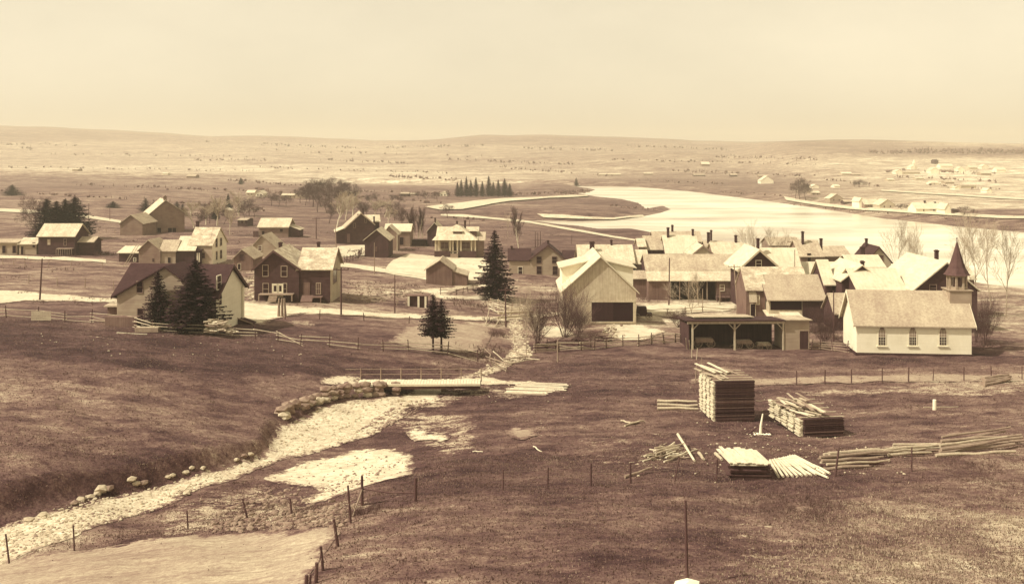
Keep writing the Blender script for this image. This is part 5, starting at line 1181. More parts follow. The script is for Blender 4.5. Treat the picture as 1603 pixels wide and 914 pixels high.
woods('village_trees','bushes and gardens mixed among the hillside town houses',[(1380,268,1560,272,60,2.4),(1400,278,1560,284,46,2.4),(1290,282,1380,292,30,2.4),(1450,290,1568,298,40,2.2),(1300,316,1520,334,26,2.6)],6)
woods('distant_woods','low bushes dotted over the left plain',[(120,290,400,300,60,2.6),(0,300,200,312,34,2.6),(400,296,480,312,40,3),(560,310,700,318,46,2.6),(200,310,420,330,50,3.0),(600,335,760,345,30,2.6)],7)
# ---------------------------------------------------------------- poles
def pole(px, by, ty, lean=0, r=.12, cross=0, label='', mat='wood_dark', Y=None, name='utility_pole', cat='pole', group=None):
    if Y is None: P = ground(px, by)
    else: x, y = at_Y(px, Y); P = Vector((x, y, hz(x, y)))
    H = CZ-(ty-YH)/F*P.y-P.z; l = lean/F*P.y
    t = thing(name, label, cat, P, 0, group)
    g = MB(); g.tube((0,0,-.4),(l,0,H),r,r*.65,8); g.build('shaft', mat, t)
    for k in range(cross):
        g = MB(); z = H-.35-.6*k; w = 1.0 if P.y > 90 else .6
        g.beam((l*z/H-w,-.12,z),(l*z/H+w,-.12,z),.09,.11)
        for s in (-.9,-.5,.5,.9): g.tube((l*z/H+s*w,-.12,z+.04),(l*z/H+s*w,-.12,z+.2),.035,.03,5)
        g.build('crossarm', mat, t)
    return t
pole(62,470,405,4,.13,0,'leaning dark pole standing by the left road')
pole(534,495,418,0,.13,1,'tall dark pole with a box at the right corner of the brown house')
pole(527,420,352,-2,.10,0,'thin pale mast behind the right end of the brown house roof','wood_mid')
pole(618,490,430,0,.10,0,'slim pole beside the road left of the gate hut')
pole(586,430,380,0,.09,0,'slim pale pole in front of the small brown barn','wood_mid')
pole(495,374,341,0,.13,1,'distant pole on the field right of the low house')
pole(792,512,450,-1,.12,1,'dark pole with a crossarm beside the creek culvert')
pole(1047,478,404,1,.13,0,'pole in front of the stable roof')
pole(1155,484,414,-6,.13,1,'leaning pole with a lamp arm left of the dark gable house','wood_mid')
pole(838,388,362,0,.10,0,'leftmost of three bare poles on the flat beyond the two-storey house')
pole(842,388,364,0,.10,0,'middle one of three bare poles on the flat beyond the two-storey house')
pole(846,388,362,0,.10,0,'rightmost of three bare poles on the flat beyond the two-storey house')
pole(1305,540,455,0,.10,0,'thin dark pole at the left end of the church annex')
pole(1244,430,391,0,.10,0,'short pole against the white roof of the dark gable house','wood_mid',Y=157)
pole(139,365,318,0,.09,0,'thin pole right of the spruce row'); pole(172,345,322,0,.10,0,'small distant pole on the far left road')
pole(1076,912,783,-3,.07,0,'tall thin dark stake in the foreground field, near the bottom edge')
pole(1100,478,452,0,.08,0,'short post before the stable bays','wood_mid'); pole(1127,478,452,0,.08,0,'short post at the porch end of the stable','wood_mid')
pole(735,378,345,0,.08,0,'thin distant pole behind the bungalow chimney'); pole(895,382,368,0,.09,0,'short distant post behind the right wing of the two-storey house'); pole(1240,400,376,0,.07,1,'thin telegraph pole near the water behind the white roof','wood_mid',Y=205)
# snow-white stone at the foot of the stake
g = MB(); g.blob((0,0,.05),.42,(1.4,.9,.5),3,.2); o = g.build('stone', 'snow'); o.location = ground(1077, 915); tag(o, 'flat white stone at the foot of the tall foreground stake', 'stone')
# three thick posts in front of the brown house
for px_, ln, lab in ((436,1,'left'),(441.5,0,'middle'),(447,-2,'right')):
    pole(px_, 496, 467, ln, .20, 0, lab+' one of three thick wooden posts before the brown house porch', 'wood_mid', name='post', cat='post')
# ---------------------------------------------------------------- fences
def fence(name, label, px, gap=2.6, rails=3, h=1.15, post='wood_mid', rail='wood_light', seed=1, pr=.07, pickets=False, jit=.12, wires=False):
    rr = random.Random(seed); W = [ground(a, b) for a, b in px]
    pts = []
    for p, q in zip(W, W[1:]):
        n = max(1, round((q-p).length/gap))
        for k in range(n): pts.append(p.lerp(q, k/n))
    pts.append(W[-1]); pts = [Vector((p.x, p.y, hz(p.x, p.y))) for p in pts][:100]
    O = pts[0]; t = thing(name, label, 'fence', O)
    hs = []
    for p in pts:
        l = p-O; lean = Vector((rr.gauss(0,jit), rr.gauss(0,jit*.5), 0)); hh = h*rr.uniform(.9,1.25)
        g = MB(); g.tube(l-Vector((0,0,.4)), l+lean+Vector((0,0,hh)), pr*rr.uniform(.85,1.3), pr*.8, 6); g.build('post', post, t); hs.append((l, lean, hh))
    for (l, a, h1), (m, b_, h2) in zip(hs, hs[1:]):
        for k in range(rails):
            f = (k+.7)/rails*.92
            if rr.random() < .10 and not wires: continue
            p = l+a*f+Vector((0,0,h*f+rr.gauss(0,.04))); q = m+b_*f+Vector((0,0,h*f+rr.gauss(0,.06 if not wires else .01)))
            if rr.random() < .10 and not wires: q.z -= h*f*.8
            d = (q-p).normalized()
            g = MB()
            if wires: g.tube(p, q, .012, .012, 3); g.build('wire', 'wood_mid', t)
            else: g.tube(p-d*.25, q+d*.25, .055*rr.uniform(.8,1.3), .045, 5); g.build('rail', rail, t)
    return t
fence('rail_fence','long weathered rail fence crossing the slope below the cream house',[(-40,497),(60,500),(185,508),(240,520),(330,524),(400,530),(470,541),(560,548),(640,550),(700,556),(748,566)],3.0,3,1.25,'wood_dark','wood_light',1)
fence('rail_fence','tumbled rail fence dropping to the creek from the long slope fence',[(750,556),(765,566),(778,575),(790,582)],2.0,3,1.0,'wood_mid','wood_mid',2,jit=.3)
fence('rail_fence','rail fence from the creek past the white barn to the wagon shed',[(838,553),(875,551),(910,549),(950,545),(1000,542),(1040,538),(1074,536)],2.4,4,1.25,'wood_dark','wood_light',3)
fence('rail_fence','dark board fence against the bare bush left of the white barn',[(842,549),(870,547),(905,545),(925,543)],1.6,5,1.1,'wood_dark','wood_dark',4,jit=.04)
fence('rail_fence','zigzag log crib fence stacked beside the culvert',[(766,486),(780,491),(800,494),(826,497)],1.2,5,1.5,'wood_mid','wood_bright',5)
fence('rail_fence','second log crib fence behind the culvert rails',[(768,478),(790,484),(815,488),(828,492)],1.2,4,1.2,'wood_mid','wood_light',6)
fence('rail_fence','rail fence beside the yard path near the bungalow spruce',[(690,462),(715,462),(742,456)],2.4,2,1.1,'wood_dark','wood_mid',7)
fence('rail_fence','thin fence along the near side of the main road',[(446,500),(500,500),(570,502),(640,506),(700,508)],4.5,1,1.0,'wood_dark','wood_mid',8)
fence('picket_fence','dark upright picket fence behind the brown house',[(530,412),(545,410),(560,406),(566,398)],.8,2,1.3,'wood_dark','wood_dark',9)
fence('wire_fence','row of wire fence posts above the left road',[(-10,440),(45,443),(90,447),(133,451),(178,455)],6.0,2,1.3,'wood_mid','wood_mid',10,wires=True)
fence('wire_fence','fence posts in the field under the upper left road',[(5,415),(40,417),(75,418),(110,418),(160,420)],4.0,2,1.1,'wood_mid','wood_mid',11,wires=True)
fence('wire_fence','far wire fence along the upper left track',[(0,345),(70,349),(130,356),(180,366)],7,1,1.0,'wood_mid','wood_mid',12,wires=True)
fence('rail_fence','broken rail fence by the creek end of the village yard',[(1000,494),(1045,492),(1100,488),(1150,486)],4,2,.9,'wood_mid','wood_light',13)
fence('rail_fence','heap-like brush fence between wagon shed and church',[(1268,548),(1285,548),(1305,550),(1326,552)],1.6,4,1.2,'wood_dark','wood_mid',14,jit=.35)
fence('rail_fence','rail fence around the garden behind the main road, left of the gate hut',[(545,470),(580,474),(620,478),(636,480)],3.5,2,1.0,'wood_mid','wood_mid',15)
def wire_fence(label, px, name='wire_fence', r=.055, seed=0, wires=2, mat='wood_dark'):
    """px: (base x, base y, top x, top y) of every post"""
    rr = random.Random(seed); tops = []
    G = [ground(a, b) for a, b, *_ in px]; O = G[0]; t = thing(name, label, 'fence', O)
    for P, (a, b, c, d) in zip(G, px):
        H = CZ-(d-YH)/F*P.y-P.z; l = (c-a)/F*P.y; q = P-O
        g = MB(); k = r*rr.uniform(.85,1.35); g.tube(q-Vector((0,0,.4)), q+Vector((l, rr.gauss(0,.08), H)), k, k*.85, 7)
        g.build('post', mat, t); tops.append((q, l, H))
    for (p, l, h), (q, m, k) in zip(tops, tops[1:]):
        for w in range(wires):
            f = .9-.35*w; g = MB(); A = p+Vector((l*f,0,h*f)); B = q+Vector((m*f,0,k*f)); Mx = (A+B)/2-Vector((0,0,.06))
            g.tube(A, Mx, .006, .006, 3); g.tube(Mx, B, .006, .006, 3); g.build('wire', 'wood_mid', t)
    return t
wire_fence('wire fence with slanting posts along the brow of the foreground field',[(787,768,788,735),(857,765,858,730),(925,760,925,724),(987,756,987,724),(1054,754,1064,717),(1121,755,1123,719),(1177,748,1181,719),(1306,746,1313,703),(1427,738,1429,701)],seed=1)
wire_fence('wire fence whose posts descend the slope at the lower left of the field',[(478,925,480,900),(484,918,486,898),(494,912,496,880),(507,892,503,853),(531,855,523,811),(550,818,545,759),(567,790,567,744)],seed=2,r=.07)
t = wire_fence('short fence run with one sagging bar, right of the thick corner post',[(567,791,567,744),(650,784,651,747)],seed=3,r=.09,wires=0)
P0, P1 = ground(567,791), ground(650,784); g = MB(); a = Vector((0,0,.95)); b_ = P1-P0+Vector((0,0,.45)); mm = (a+b_)/2+Vector((0,0,-.1)); g.tube(a, mm, .05, .045, 6); g.tube(mm, b_, .045, .04, 6); g.build('bar', 'wood_dark', t)
g = MB(); q = ground(552,808)-P0; g.tube(q, Vector((0,0,.95)), .045, .04, 6); g.build('brace', 'wood_mid', t)
wire_fence('wire fence of thin leaning posts on the right bank of the creek',[(16,882,8,836),(117,862,114,822),(295,828,294,797),(390,812,379,781),(458,806,454,780)],seed=4)
wire_fence('wire fence in front of the church beyond the track',[(1247,603,1247,580),(1291,601,1291,578),(1333,601,1333,578),(1381,599,1381,575),(1422,598,1422,574),(1460,597,1461,576),(1509,596,1509,574),(1552,594,1552,573),(1600,594,1600,573)],seed=5)
wire_fence('pair of slim posts left of the tall lumber stack',[(1088,600,1091,568),(1098,590,1098,560),(1105,606,1110,573)],seed=6,mat='wood_mid')
wire_fence('two stakes at the left corner of the wagon shed',[(1083,560,1083,540),(1090,563,1092,545)],seed=7,mat='wood_light',wires=0)
pole(873,566,532,0,.10,0,'single grey post in front of the creek fence, left of the white barn','wood_mid',name='fence_post',cat='post')
# ladder against the little lean-to
P = ground(192, 418); t = thing('ladder','long wooden ladder leaning over the little white-roofed lean-to','ladder',P)
H = 34/F*P.y; dx = 18/F*P.y
for s in (0,.5): g = MB(); g.beam((s,0,-.1),(dx+s,1.2,H),.08,.08); g.build('rail','wood_light',t)
for k in range(1,12): f = k/12; g = MB(); g.tube((dx*f,1.2*f,H*f),(dx*f+.5,1.2*f,H*f),.03,.03,5); g.build('rung','wood_light',t)
# ---------------------------------------------------------------- plank bridge
A, B_ = ground(560,603), ground(752,603); zt = max(A.z, B_.z)+.25
def bp(px, py, z): x, y = at_z(px, py, z); return Vector((x, y, z))
a, c = bp(558,603,zt), bp(752,602,zt); a2, c2 = bp(572,593.5,zt), bp(742,593.5,zt)
t = thing('plank_bridge','low plank bridge with pale deck carrying the farm path over the creek','bridge',a)
g = MB(); ux_ = (c-a).normalized(); L = (c-a).length; wd = (a2-a).y
for k in range(3): g.beam(Vector((0,.3+k*(wd-.6)/2,-.28)), (c-a)+Vector((0,.3+k*(wd-.6)/2,-.28)), .3, .3)
g.build('girders','wood_dark',t)
n = int(L/.27); dk = MB(); rr = random.Random(4)
for k in range(n): x = L*k/n; dk.box(x, rr.uniform(-.1,.05), -.12+rr.uniform(0,.03), x+.25, wd+rr.uniform(-.1,.1), -.04+rr.uniform(0,.03))
o = dk.build('deck','wood_bright',t); o.rotation_euler = (0,0,math.atan2(ux_.y, ux_.x))
g = MB(); g.beam((0,-.02,.0),(c-a)+Vector((0,-.02,0)),.18,.2); g.build('kerb','wood_bright',t)
for k,(zz) in enumerate((.45,.95)):
    g = MB(); g.tube(Vector((-1.5,wd+.1,zz)), (c-a)+Vector((1.2,wd+.1,zz)), .03, .025, 5); g.build('handrail','wood_mid',t)
for k in range(7):
    g = MB(); p = (c-a)*(k/6)+Vector((0,wd+.1,-.3)); g.tube(p, p+Vector((0,0,1.35)), .06, .05, 6); g.build('post','wood_mid',t)
# rubble wall carrying the left bridge end
t = thing('stone_wall','rough rubble wall curving from the plank bridge along the left creek bank','wall',ground(540,622)); O = t.location.copy()
rr = random.Random(8); path = [(438,655),(455,645),(478,638),(500,631),(525,626),(550,623),(580,621),(605,620),(626,620)]
W = [ground(x, y) for x, y in path]; cnt = 0
for p, q in zip(W, W[1:]):
    n = max(1, int((q-p).length/.8))
    for k in range(n):
        c_ = p.lerp(q, (k+rr.uniform(.2,.8))/n)
        for lv in range(3 if c_.x > W[3].x else 2):
            if cnt >= 96: break
            r = rr.uniform(.28,.55); g = MB(); g.blob(Vector((c_.x+rr.gauss(0,.12), c_.y+.25+lv*.18+rr.gauss(0,.1), c_.z+.15+lv*.42))-O, r, (1.25,.9,.8), rr.randint(0,999), .22)
            g.build('stone', 'stone_light' if rr.random() < .35 else 'stone', t); cnt += 1
# boulders that lie loose along the creek
rr = random.Random(12)
for i,(px_,py_,s) in enumerate([(440,648,.7),(452,640,.55),(462,634,.5),(447,656,.45),(474,640,.4),(486,633,.4),(160,768,.6),(152,773,.45),(170,765,.5),(142,779,.4),(205,752,.4),(214,757,.35),(225,755,.4),(262,745,.3),(290,740,.3),(128,783,.4),(116,789,.35),(292,774,.35),(300,733,.3),(370,719,.3),(382,714,.35),(392,712,.35),(318,732,.3),(270,744,.3),(498,640,.3),(68,808,.4),(45,815,.4),(482,685,.2),(493,690,.2),(635,635,.4),(628,628,.4),(641,629,.35),(695,612,.4),(708,604,.35),(720,597,.4),(672,606,.5),(684,601,.4)]):
    P = ground(px_, py_); g = MB(); s *= .72; g.blob((0,0,s*.3), s, (1.3,1,.7), i, .28); o = g.build('boulder', 'stone_light' if i % 4 else 'stone'); o.location = P; o.rotation_euler.z = rr.uniform(0,6)
    tag(o, 'loose pale boulder lying at the edge of the creek', 'boulder', 'boulders along the creek')
# debris logs over the upper creek, culvert rails
def log(px0, py0, px1, py1, r=.1, z0=.12, z1=.12, mat='wood_light', label=None, group=None, name='log', cat='log', bumpy=True):
    a = ground(px0, py0); b = ground(px1, py1); v = b-a; v.z += z1-z0
    g = MB(); n = 4; prev = Vector((0,0,z0)); rr = random.Random(int(px0*7+py0))
    for k in range(1, n+1):
        q = Vector((0,0,z0))+v*(k/n)+(Vector((0,rr.gauss(0,.04),rr.gauss(0,.03))) if k < n else Vector((0,0,0)))
        g.tube(prev, q, r*(1-.07*(k-1)), r*(1-.07*k), 8, True); prev = q
    o = g.build(name, mat); o.location = a; return tag(o, label, cat, group)
log(780,500,835,497,.16,.9,.9,'wood_light','upper rounded rail of the creek culvert'); log(778,504,834,500,.16,.6,.6,'wood_light','lower rounded rail of the creek culvert')
log(775,512,790,498,.07,.1,1.0,'wood_light','pale stick propped on the left end of the culvert'); log(760,510,766,497,.07,.1,1.2,'wood_light','leaning pale stake left of the culvert')
for i,(a_,b1,c1,d1) in enumerate([(780,566,840,560),(790,572,836,566),(760,560,800,575),(805,560,845,566),(798,550,830,563),(772,552,792,570)]):
    log(a_,b1,c1,d1,.08,.15,.25,'wood_light' if i%2 else 'wood_mid','driftwood stick jammed across the upper creek','driftwood sticks across the upper creek','driftwood','driftwood')
# ---------------------------------------------------------------- lumber
def stack(label, A, xB, D, top_y, yaw=0, layers=40, cols=3, seed=1, slabs=20, rag=.07):
    rr = random.Random(seed); b = Bld('lumber_stack', label, 'lumber stack', A, yaw); L = b.pf(xB, A[1])[0]; H = b.pf(A[0], top_y)[1]
    th = H/layers; core = MB()
    for k in range(layers): 
        z = th*k; q = rr.uniform(-.02,.03)
        core.box(-.02+q, .34, z, L-.05+q, D-.1, z+th*.94)
    core.build('inner_boards', 'boards_mid', b.t)['kind'] = 'stuff'
    for k in range(layers):         # long front boards, one on the other, coloured dark for the unlit front
        o0, o1 = rr.uniform(-.05,.04), rr.uniform(-.04,.07); m = MB(); cut = L*rr.choice((.5,.5,.48,.53)); z = th*k
        m.box(o0, rr.uniform(-.05,.04), z+.006, L+o1, .33, z+th*rr.uniform(.72,.93)); m.build('board', rr.choice(('wood_dark','boards_dark','boards_dark','wood_dark','boards_dark','boards_mid')), b.t)
    for c in range(cols):           # pale board ends down the left side, brightened as the sunlit face
        y0 = D*(c+.12)/cols; y1 = D*(c+.82)/cols; e = MB(); hh = layers-rr.randint(0, 2)
        for k in range(hh): e.box(-.22+rr.uniform(-rag,rag), y0+rr.uniform(-.04,.04), th*k+.004, -.03, y1+rr.uniform(-.04,.04), th*(k+.86))
        e.build('end_column', 'wood_bright', b.t)
    for k in range(slabs):          # slabs lying on top, mostly aslant
        x = rr.uniform(-.2, L*.85); y = rr.uniform(.0, D*.85); a = 1.57+rr.uniform(-.25,.75); l = rr.uniform(.8, min(2.6, D*.7))
        x2 = max(-.5, min(L+.35, x+math.cos(a)*l)); y2 = min(D+.2, y+math.sin(a)*l)
        m = MB(); m.beam((x,y,H+.04+.012*k),(x2,y2,H+.05+.012*k+rr.uniform(-.01,.06)),rr.uniform(.13,.24),.045); m.build('slab', rr.choice(('wood_bright','wood_light','wood_light','wood_mid')), b.t)
    for k in range(5):
        y = D*(k+.3)/5; m = MB(); m.beam((-.35+rr.uniform(-.1,.1),y,H+.03),(L+rr.uniform(.1,.4),y+rr.uniform(-.1,.1),H+.03),.12,.05); m.build('slab', 'wood_light', b.t)
    return b, L, H
b, L, H = stack('tall square stack of lumber, highest in the yard',(1121,660),1181,4.4,597,5,46,4,seed=1,slabs=10)
for x0_, x1_, dz in ((-.5,.6,.55),(-.1,1.2,.42),(.6,1.7,.6)):
    g = MB(); g.beam((x0_,4.4,H+dz),(x1_,2.2,H+.22),.24,.06); g.build('slab','wood_bright',b.t)
b, L, H = stack('long low lumber stack with slabs strewn on top, right of the tall stack',(1259,684),1321,6.4,656,8,19,5,seed=2,slabs=34,rag=.13)
# slab platform and fan of planks near the brow fence
b = Bld('lumber_stack','low stack of bright planks sagging at the corner, near the brow fence','lumber stack',(1152,750),-3); L = b.pf(1204,748)[0]; H = b.pf(1152,725)[1]; rr = random.Random(5)
for k in range(9):
    z = H*k/9; g = MB()
    g.box(-.3+rr.uniform(-.25,.1), -.05+rr.uniform(-.1,.1), z+.01, L+rr.uniform(-.2,.2), 2.3, z+H/9*.8); g.build('layer','wood_dark' if k < 8 else 'wood_bright',b.t)  # shaded side put into the colour: dark layers under a bright top
for k in range(11):
    x = -.5+(L+.5)*k/11; g = MB(); g.beam((x+.2,-.3+rr.uniform(-.1,.2),H+.05+.015*(k%3)),(x-.2,2.6+rr.uniform(-.3,.3),H+.12+.02*(k%2)),(L+.5)/11*.95,.05); g.build('plank','wood_bright',b.t)
for i in range(12):
    f = i/11; log(1206+f*38,728-f*8,1219+f*80,748-f*5,.105,.30-.1*(i%2)*.2,.07+.01*(i%3),'wood_bright','bleached plank in the fan beside the sagging plank stack','planks fanned out beside the sagging stack','plank','plank')
log(1262,735,1296,750,.09,.2,.1,'wood_bright','single bright plank sliding off the right end of the plank fan',None,'plank','plank')
# flat plank pile by the path
b = Bld('plank_pile','flat pile of pale planks lying beside the path end, right of the bridge','plank pile',(782,618),-8); rr = random.Random(9)
for k in range(14):
    y = .1+.30*k; g = MB(); x0 = rr.uniform(-.3,.4)+.12*k; g.beam((x0,y,.12+.02*(k%3)+.012*k),(x0+5.0+rr.uniform(-.5,.5),y+rr.uniform(-.15,.15),.12+.02*(k%2)+.012*k),.26,.05); g.build('plank','wood_bright' if k%4 else 'wood_mid',b.t)
# three straight logs
for i,(y0,lab) in enumerate(((630,'farthest of the three straight logs left of the tall lumber stack'),(636,'middle one of the three straight logs left of the tall lumber stack'),(642,'nearest of the three straight logs left of the tall lumber stack'))):
    log(1029,y0,1091+i,y0+1,.14,.16,.16,'wood_light',lab)
# branch heap
rr = random.Random(21)
for i in range(44):
    cx_, cy_ = 1045+rr.gauss(0,16), 715+rr.gauss(0,4); a = rr.choice((1,1,1,-1)); l = rr.uniform(18,42); sl = rr.uniform(-.7,.25)
    x0 = cx_-l/2; x1 = cx_+l/2; y0 = cy_-sl*l*.6*.5; y1 = cy_+sl*l*.6*.5
    zz = max(.08, .75-abs(cx_-1047)/36); log(x0,y0,x1,y1,rr.uniform(.035,.065),zz*rr.uniform(.1,1),zz*rr.uniform(.3,1),rr.choice(('wood_light','wood_mid','wood_bright')),'crooked branch in the heap above the leaning fence post','branches in the heap above the leaning fence post','branch','branch')
log(1061,699,1087,724,.10,.9,.15,'wood_bright','long white pole lying over the branch heap')
log(978,749,1020,739,.09,.12,.3,'wood_mid','single dark pole on the ground behind the brow fence')
for i,(a_,b1,c1,d1) in enumerate([(972,660,990,664),(978,668,1000,662),(985,664,1008,661)]): log(a_,b1,c1,d1,.08,.1,.12,'wood_light',('short pale stick, leftmost of the small cross of sticks','lowest stick of the small cross of sticks','right stick of the small cross of sticks')[i],None,'stick','stick')
log(835,700,848,708,.05,.08,.08,'wood_bright','thin white stick alone in the dark field','','stick','stick'); log(740,708,756,708,.04,.06,.06,'wood_bright','thin flat white stick near the gravel patch','','stick','stick')
log(1094,711,1102,721,.12,.1,.12,'wood_light','short thick billet left of the sagging plank stack'); log(1120,712,1130,722,.12,.1,.12,'wood_light','short billet touching the sagging plank stack')
# round log pile
rr = random.Random(31)
for i in range(13):
    y0 = 738-i*1.9; x0 = 1276+rr.uniform(0,18)+i*1.0; log(x0,y0,x0+rr.uniform(80,115),y0-rr.uniform(1,9),rr.uniform(.08,.135),.16+.22*(i%3==1),.2+.2*(i%3==1),rr.choice(('wood_light','wood_mid','wood_mid','wood_dark')),'long round log in the pile behind the brow fence','long logs piled behind the brow fence')
for i in range(9):
    y0 = 716-i*1.8; x0 = 1380+rr.uniform(0,16)+i*2; log(x0,y0,x0+rr.uniform(60,85),y0+rr.uniform(-6,2),rr.uniform(.06,.11),.16+.2*(i%2),.2+.2*(i%2),rr.choice(('wood_light','wood_mid')),'middle-pile log right of the long log pile','logs in the middle pile')
for i in range(11):
    y0 = 716-i*2.2; x0 = 1464+rr.uniform(0,10)+i*1; log(x0,y0,x0+rr.uniform(90,130),y0-rr.uniform(2,18),rr.uniform(.07,.15),.16+.3*(i%3==1),.3+.3*(i%3==1),rr.choice(('wood_light','wood_mid','wood_mid')),'heavy log in the blurred pile at the right edge','heavy logs piled at the right edge')
for i in range(7): log(1538+rr.uniform(0,6),605-i*1.5,1575+rr.uniform(0,8),598-i*1.2,.16,.15+.2*(i%2),.3,'wood_mid','dark log in the small heap beyond the track at right','logs in the small heap beyond the track')
log(1446,640,1500,638,.05,.15,.1,'wood_light','thin pole lying from the white stump'); 
P = ground(1463,641); g = MB(); g.tube((0,0,-.2),(0,0,.85),.17,.15,9); g.tube((0,0,.84),(0,0,.86),.15,.1,9); o = g.build('stump','paint_white'); o.location = P; tag(o,'short whitish stump in the empty right field','stump')
# white broken post with brush at its foot between the stacks
P = ground(1190,680); t = thing('broken_post','split white post rising from a small heap between the two lumber stacks','post',P)
g = MB(); g.tube((0,0,-.2),(.05,0,.7),.12,.09,7); g.tube((.05,0,.7),(.2,0,1.6),.09,.05,7); g.build('shaft','snow',t)
g = MB(); g.beam((-.9,.1,.05),(-.2,.1,.55),.14,.08); g.beam((1.0,0,.05),(.25,.1,.5),.14,.08); g.build('boards','wood_dark',t)
g = MB(); rr = random.Random(4)
for k in range(22): g.blob((rr.gauss(0,.4),rr.gauss(0,.2),.06),rr.uniform(.05,.14),(1,1,.6),k,.3)
g.build('rubble','snow',t)
log(1183,643,1212,642,.05,.9,.9,'wood_mid','thin pole spanning from the tall stack to the low stack')
# woodpile by the cream house
P = ground(318,524); t = thing('woodpile','untidy pile of split firewood at the right of the broad spruce','woodpile',P); rr = random.Random(6)
for k in range(70):
    z = rr.uniform(.1,1.7); x = rr.uniform(0, 3.6*(1-z/2.8)); y = rr.uniform(-.3,.5); a = rr.gauss(0,.3); l = rr.uniform(.7,1.3)
    g = MB(); g.tube((x,y,z),(x+math.cos(a)*l,y+rr.gauss(0,.2),z+math.sin(a)*l*.4),rr.uniform(.06,.11),.07,5); g.build('billet',rr.choice(('wood_bright','wood_mid','wood_light','wood_light')),t)
P = ground(345,505); t = thing('board_wedge','dark board wedge sloping to the ground beside the woodpile','board heap',P)
g = MB(); g.add([(0,0,-.1),(0,0,1.3),(4.2,-.9,-.1),(.1,2,-.1),(.1,2,1.2),(4.2,1.2,-.1)],[(0,2,1),(3,4,5),(1,2,5,4),(0,1,4,3),(0,3,5,2)]); g.build('slope','roof_dark',t)  # dark triangular wedge, high at the left, sloping down to the right
g = MB(); g.beam((.1,-.2,1.36),(4.3,-1.0,.0),.1,.1); g.build('edge_board','wood_mid',t)
# white board on the grass below the cream house, crates and clutter by the fence
log(183,522,230,524,.10,.06,.06,'wood_bright','long white plank in the grass below the cream house',None,'plank','plank')
P = ground(50,503); t = thing('board_panel','panel of pale boards set into the slope fence at left','board panel',P)
for k in range(4): g = MB(); g.box(0,-.2,.15+.27*k,2.3,-.14,.38+.27*k); g.build('board','wood_light',t)
P = ground(213,519); t = thing('trough','long plank trough in front of the cream house','trough',P); g = MB(); g.box(0,-.4,0,2.6,.4,.5); g.build('box','wood_mid',t); g = MB(); g.box(.1,-.3,.5,2.5,.3,.53); g.build('rim','wood_light',t)
# wagons inside the open shed
def wheel(t, x, y, z, r):
    g = MB(); n = 16
    for k in range(n):
        a, c = 6.283*k/n, 6.283*(k+1)/n; g.beam((x+math.cos(a)*r,y,z+math.sin(a)*r),(x+math.cos(c)*r,y,z+math.sin(c)*r),.05,.06)
    w = g.build('wheel','wood_mid',t); g = MB()
    for k in range(8): a = 6.283*k/8; g.tube((x,y,z),(x+math.cos(a)*r,y,z+math.sin(a)*r),.025,.02,4)
    g.build('spokes','wood_mid',w)
    g = MB(); g.tube((x,y-.1,z),(x,y+.1,z),.09,.09,8); g.build('hub','wood_dark',w)
for u, lab, s in ((2.2,'farm wagon with spoked wheels in the left bay of the wagon shed',1),(7.2,'buggy with spoked wheels in the middle of the wagon shed',.85),(9.7,'small cart with a pale box at the right of the wagon shed',.7)):
    loc = SHED.o+SHED.ex*u+SHED.ey*1.6; t = thing('wagon',lab,'wagon',Vector((loc.x,loc.y,hz(loc.x,loc.y))),SHED.yaw)
    for x in (-.8*s,.8*s):
        for y in (-.6,.6): wheel(t,x,y,.5*s+.02,.5*s)
    g = MB(); g.box(-1.1*s,-.5,.62*s,1.1*s,.5,.72*s); g.box(-1.1*s,-.5,.72*s,-1.05*s,.5,1.1*s); g.box(1.05*s,-.5,.72*s,1.1*s,.5,1.1*s); g.box(-1.05*s,-.5,.72*s,1.05*s,-.45,1.1*s); g.box(-1.05*s,.45,.72*s,1.05*s,.5,1.1*s); g.build('body','wood_mid' if s > .8 else 'wood_light',t)
    g = MB(); g.beam((-1.1*s,0,.5*s),(-2.0*s,0,.15),.06,.06); g.build('shaft','wood_mid',t)
# dark wheeled form put in where the white barn's shadow falls
P = ground(1006,500); t = thing('shadow_carriage','dark wheeled form added for the shadow right of the white barn','shadow_carriage',P)
for x in (-.9,.9):
    for y in (-.55,.55): wheel(t,x,y,.48,.46)
g = MB(); g.box(-1.2,-.5,.55,1.3,.5,1.0); g.prism([(-.9,1.0),(.6,1.0),(.5,1.9),(-.8,1.95)],'y',-.52,.52); g.build('body','iron',t)
# stone heap and wall below the barn
t = thing('stone_wall','tumbled stone ramp wall in front of the white barn doorway','wall',ground(962,528)); O = t.location.copy(); rr = random.Random(9)
for k in range(40):
    f = rr.random(); p = ground(962,530).lerp(ground(955,512), f); g = MB(); g.blob(p-O+Vector((rr.gauss(0,.5),rr.gauss(0,.2),rr.uniform(.05,.35))), rr.uniform(.12,.25),(1.2,1,.8),k,.25); g.build('stone','stone_light' if k%3 else 'stone',t)
P = ground(925,534); t = thing('brush_heap','low dark heap against the stone base of the white barn','heap',P); g = MB(); rr = random.Random(2)
for k in range(90): x = rr.uniform(-2.6,2.6); z = rr.uniform(.1,1.2)*(1-abs(x)/3.2); a = rr.gauss(0,.6); g.tube((x,rr.gauss(0,.4),z),(x+math.cos(a)*.9,rr.gauss(0,.4),z+math.sin(a)*.4),.05,.03,4)
g.build('sticks','wood_dark',t)
# roof jacks on the brown house roof stay part of it; white building stones in the yard behind it
for x, y, lab in ((398,440,'left'),(405,436,'right')): 
    P = ground(x, y); g = MB()
    rr = random.Random(x)
    for k in range(26): g.blob((rr.gauss(0,1.0),rr.gauss(0,.5),.12),rr.uniform(.1,.28),(1.2,1,.6),k,.3)
    tag(g.build('rubble_patch','stone_light'),lab+' patch of pale rubble between cream house and brown house','rubble',kind='stuff').location = P
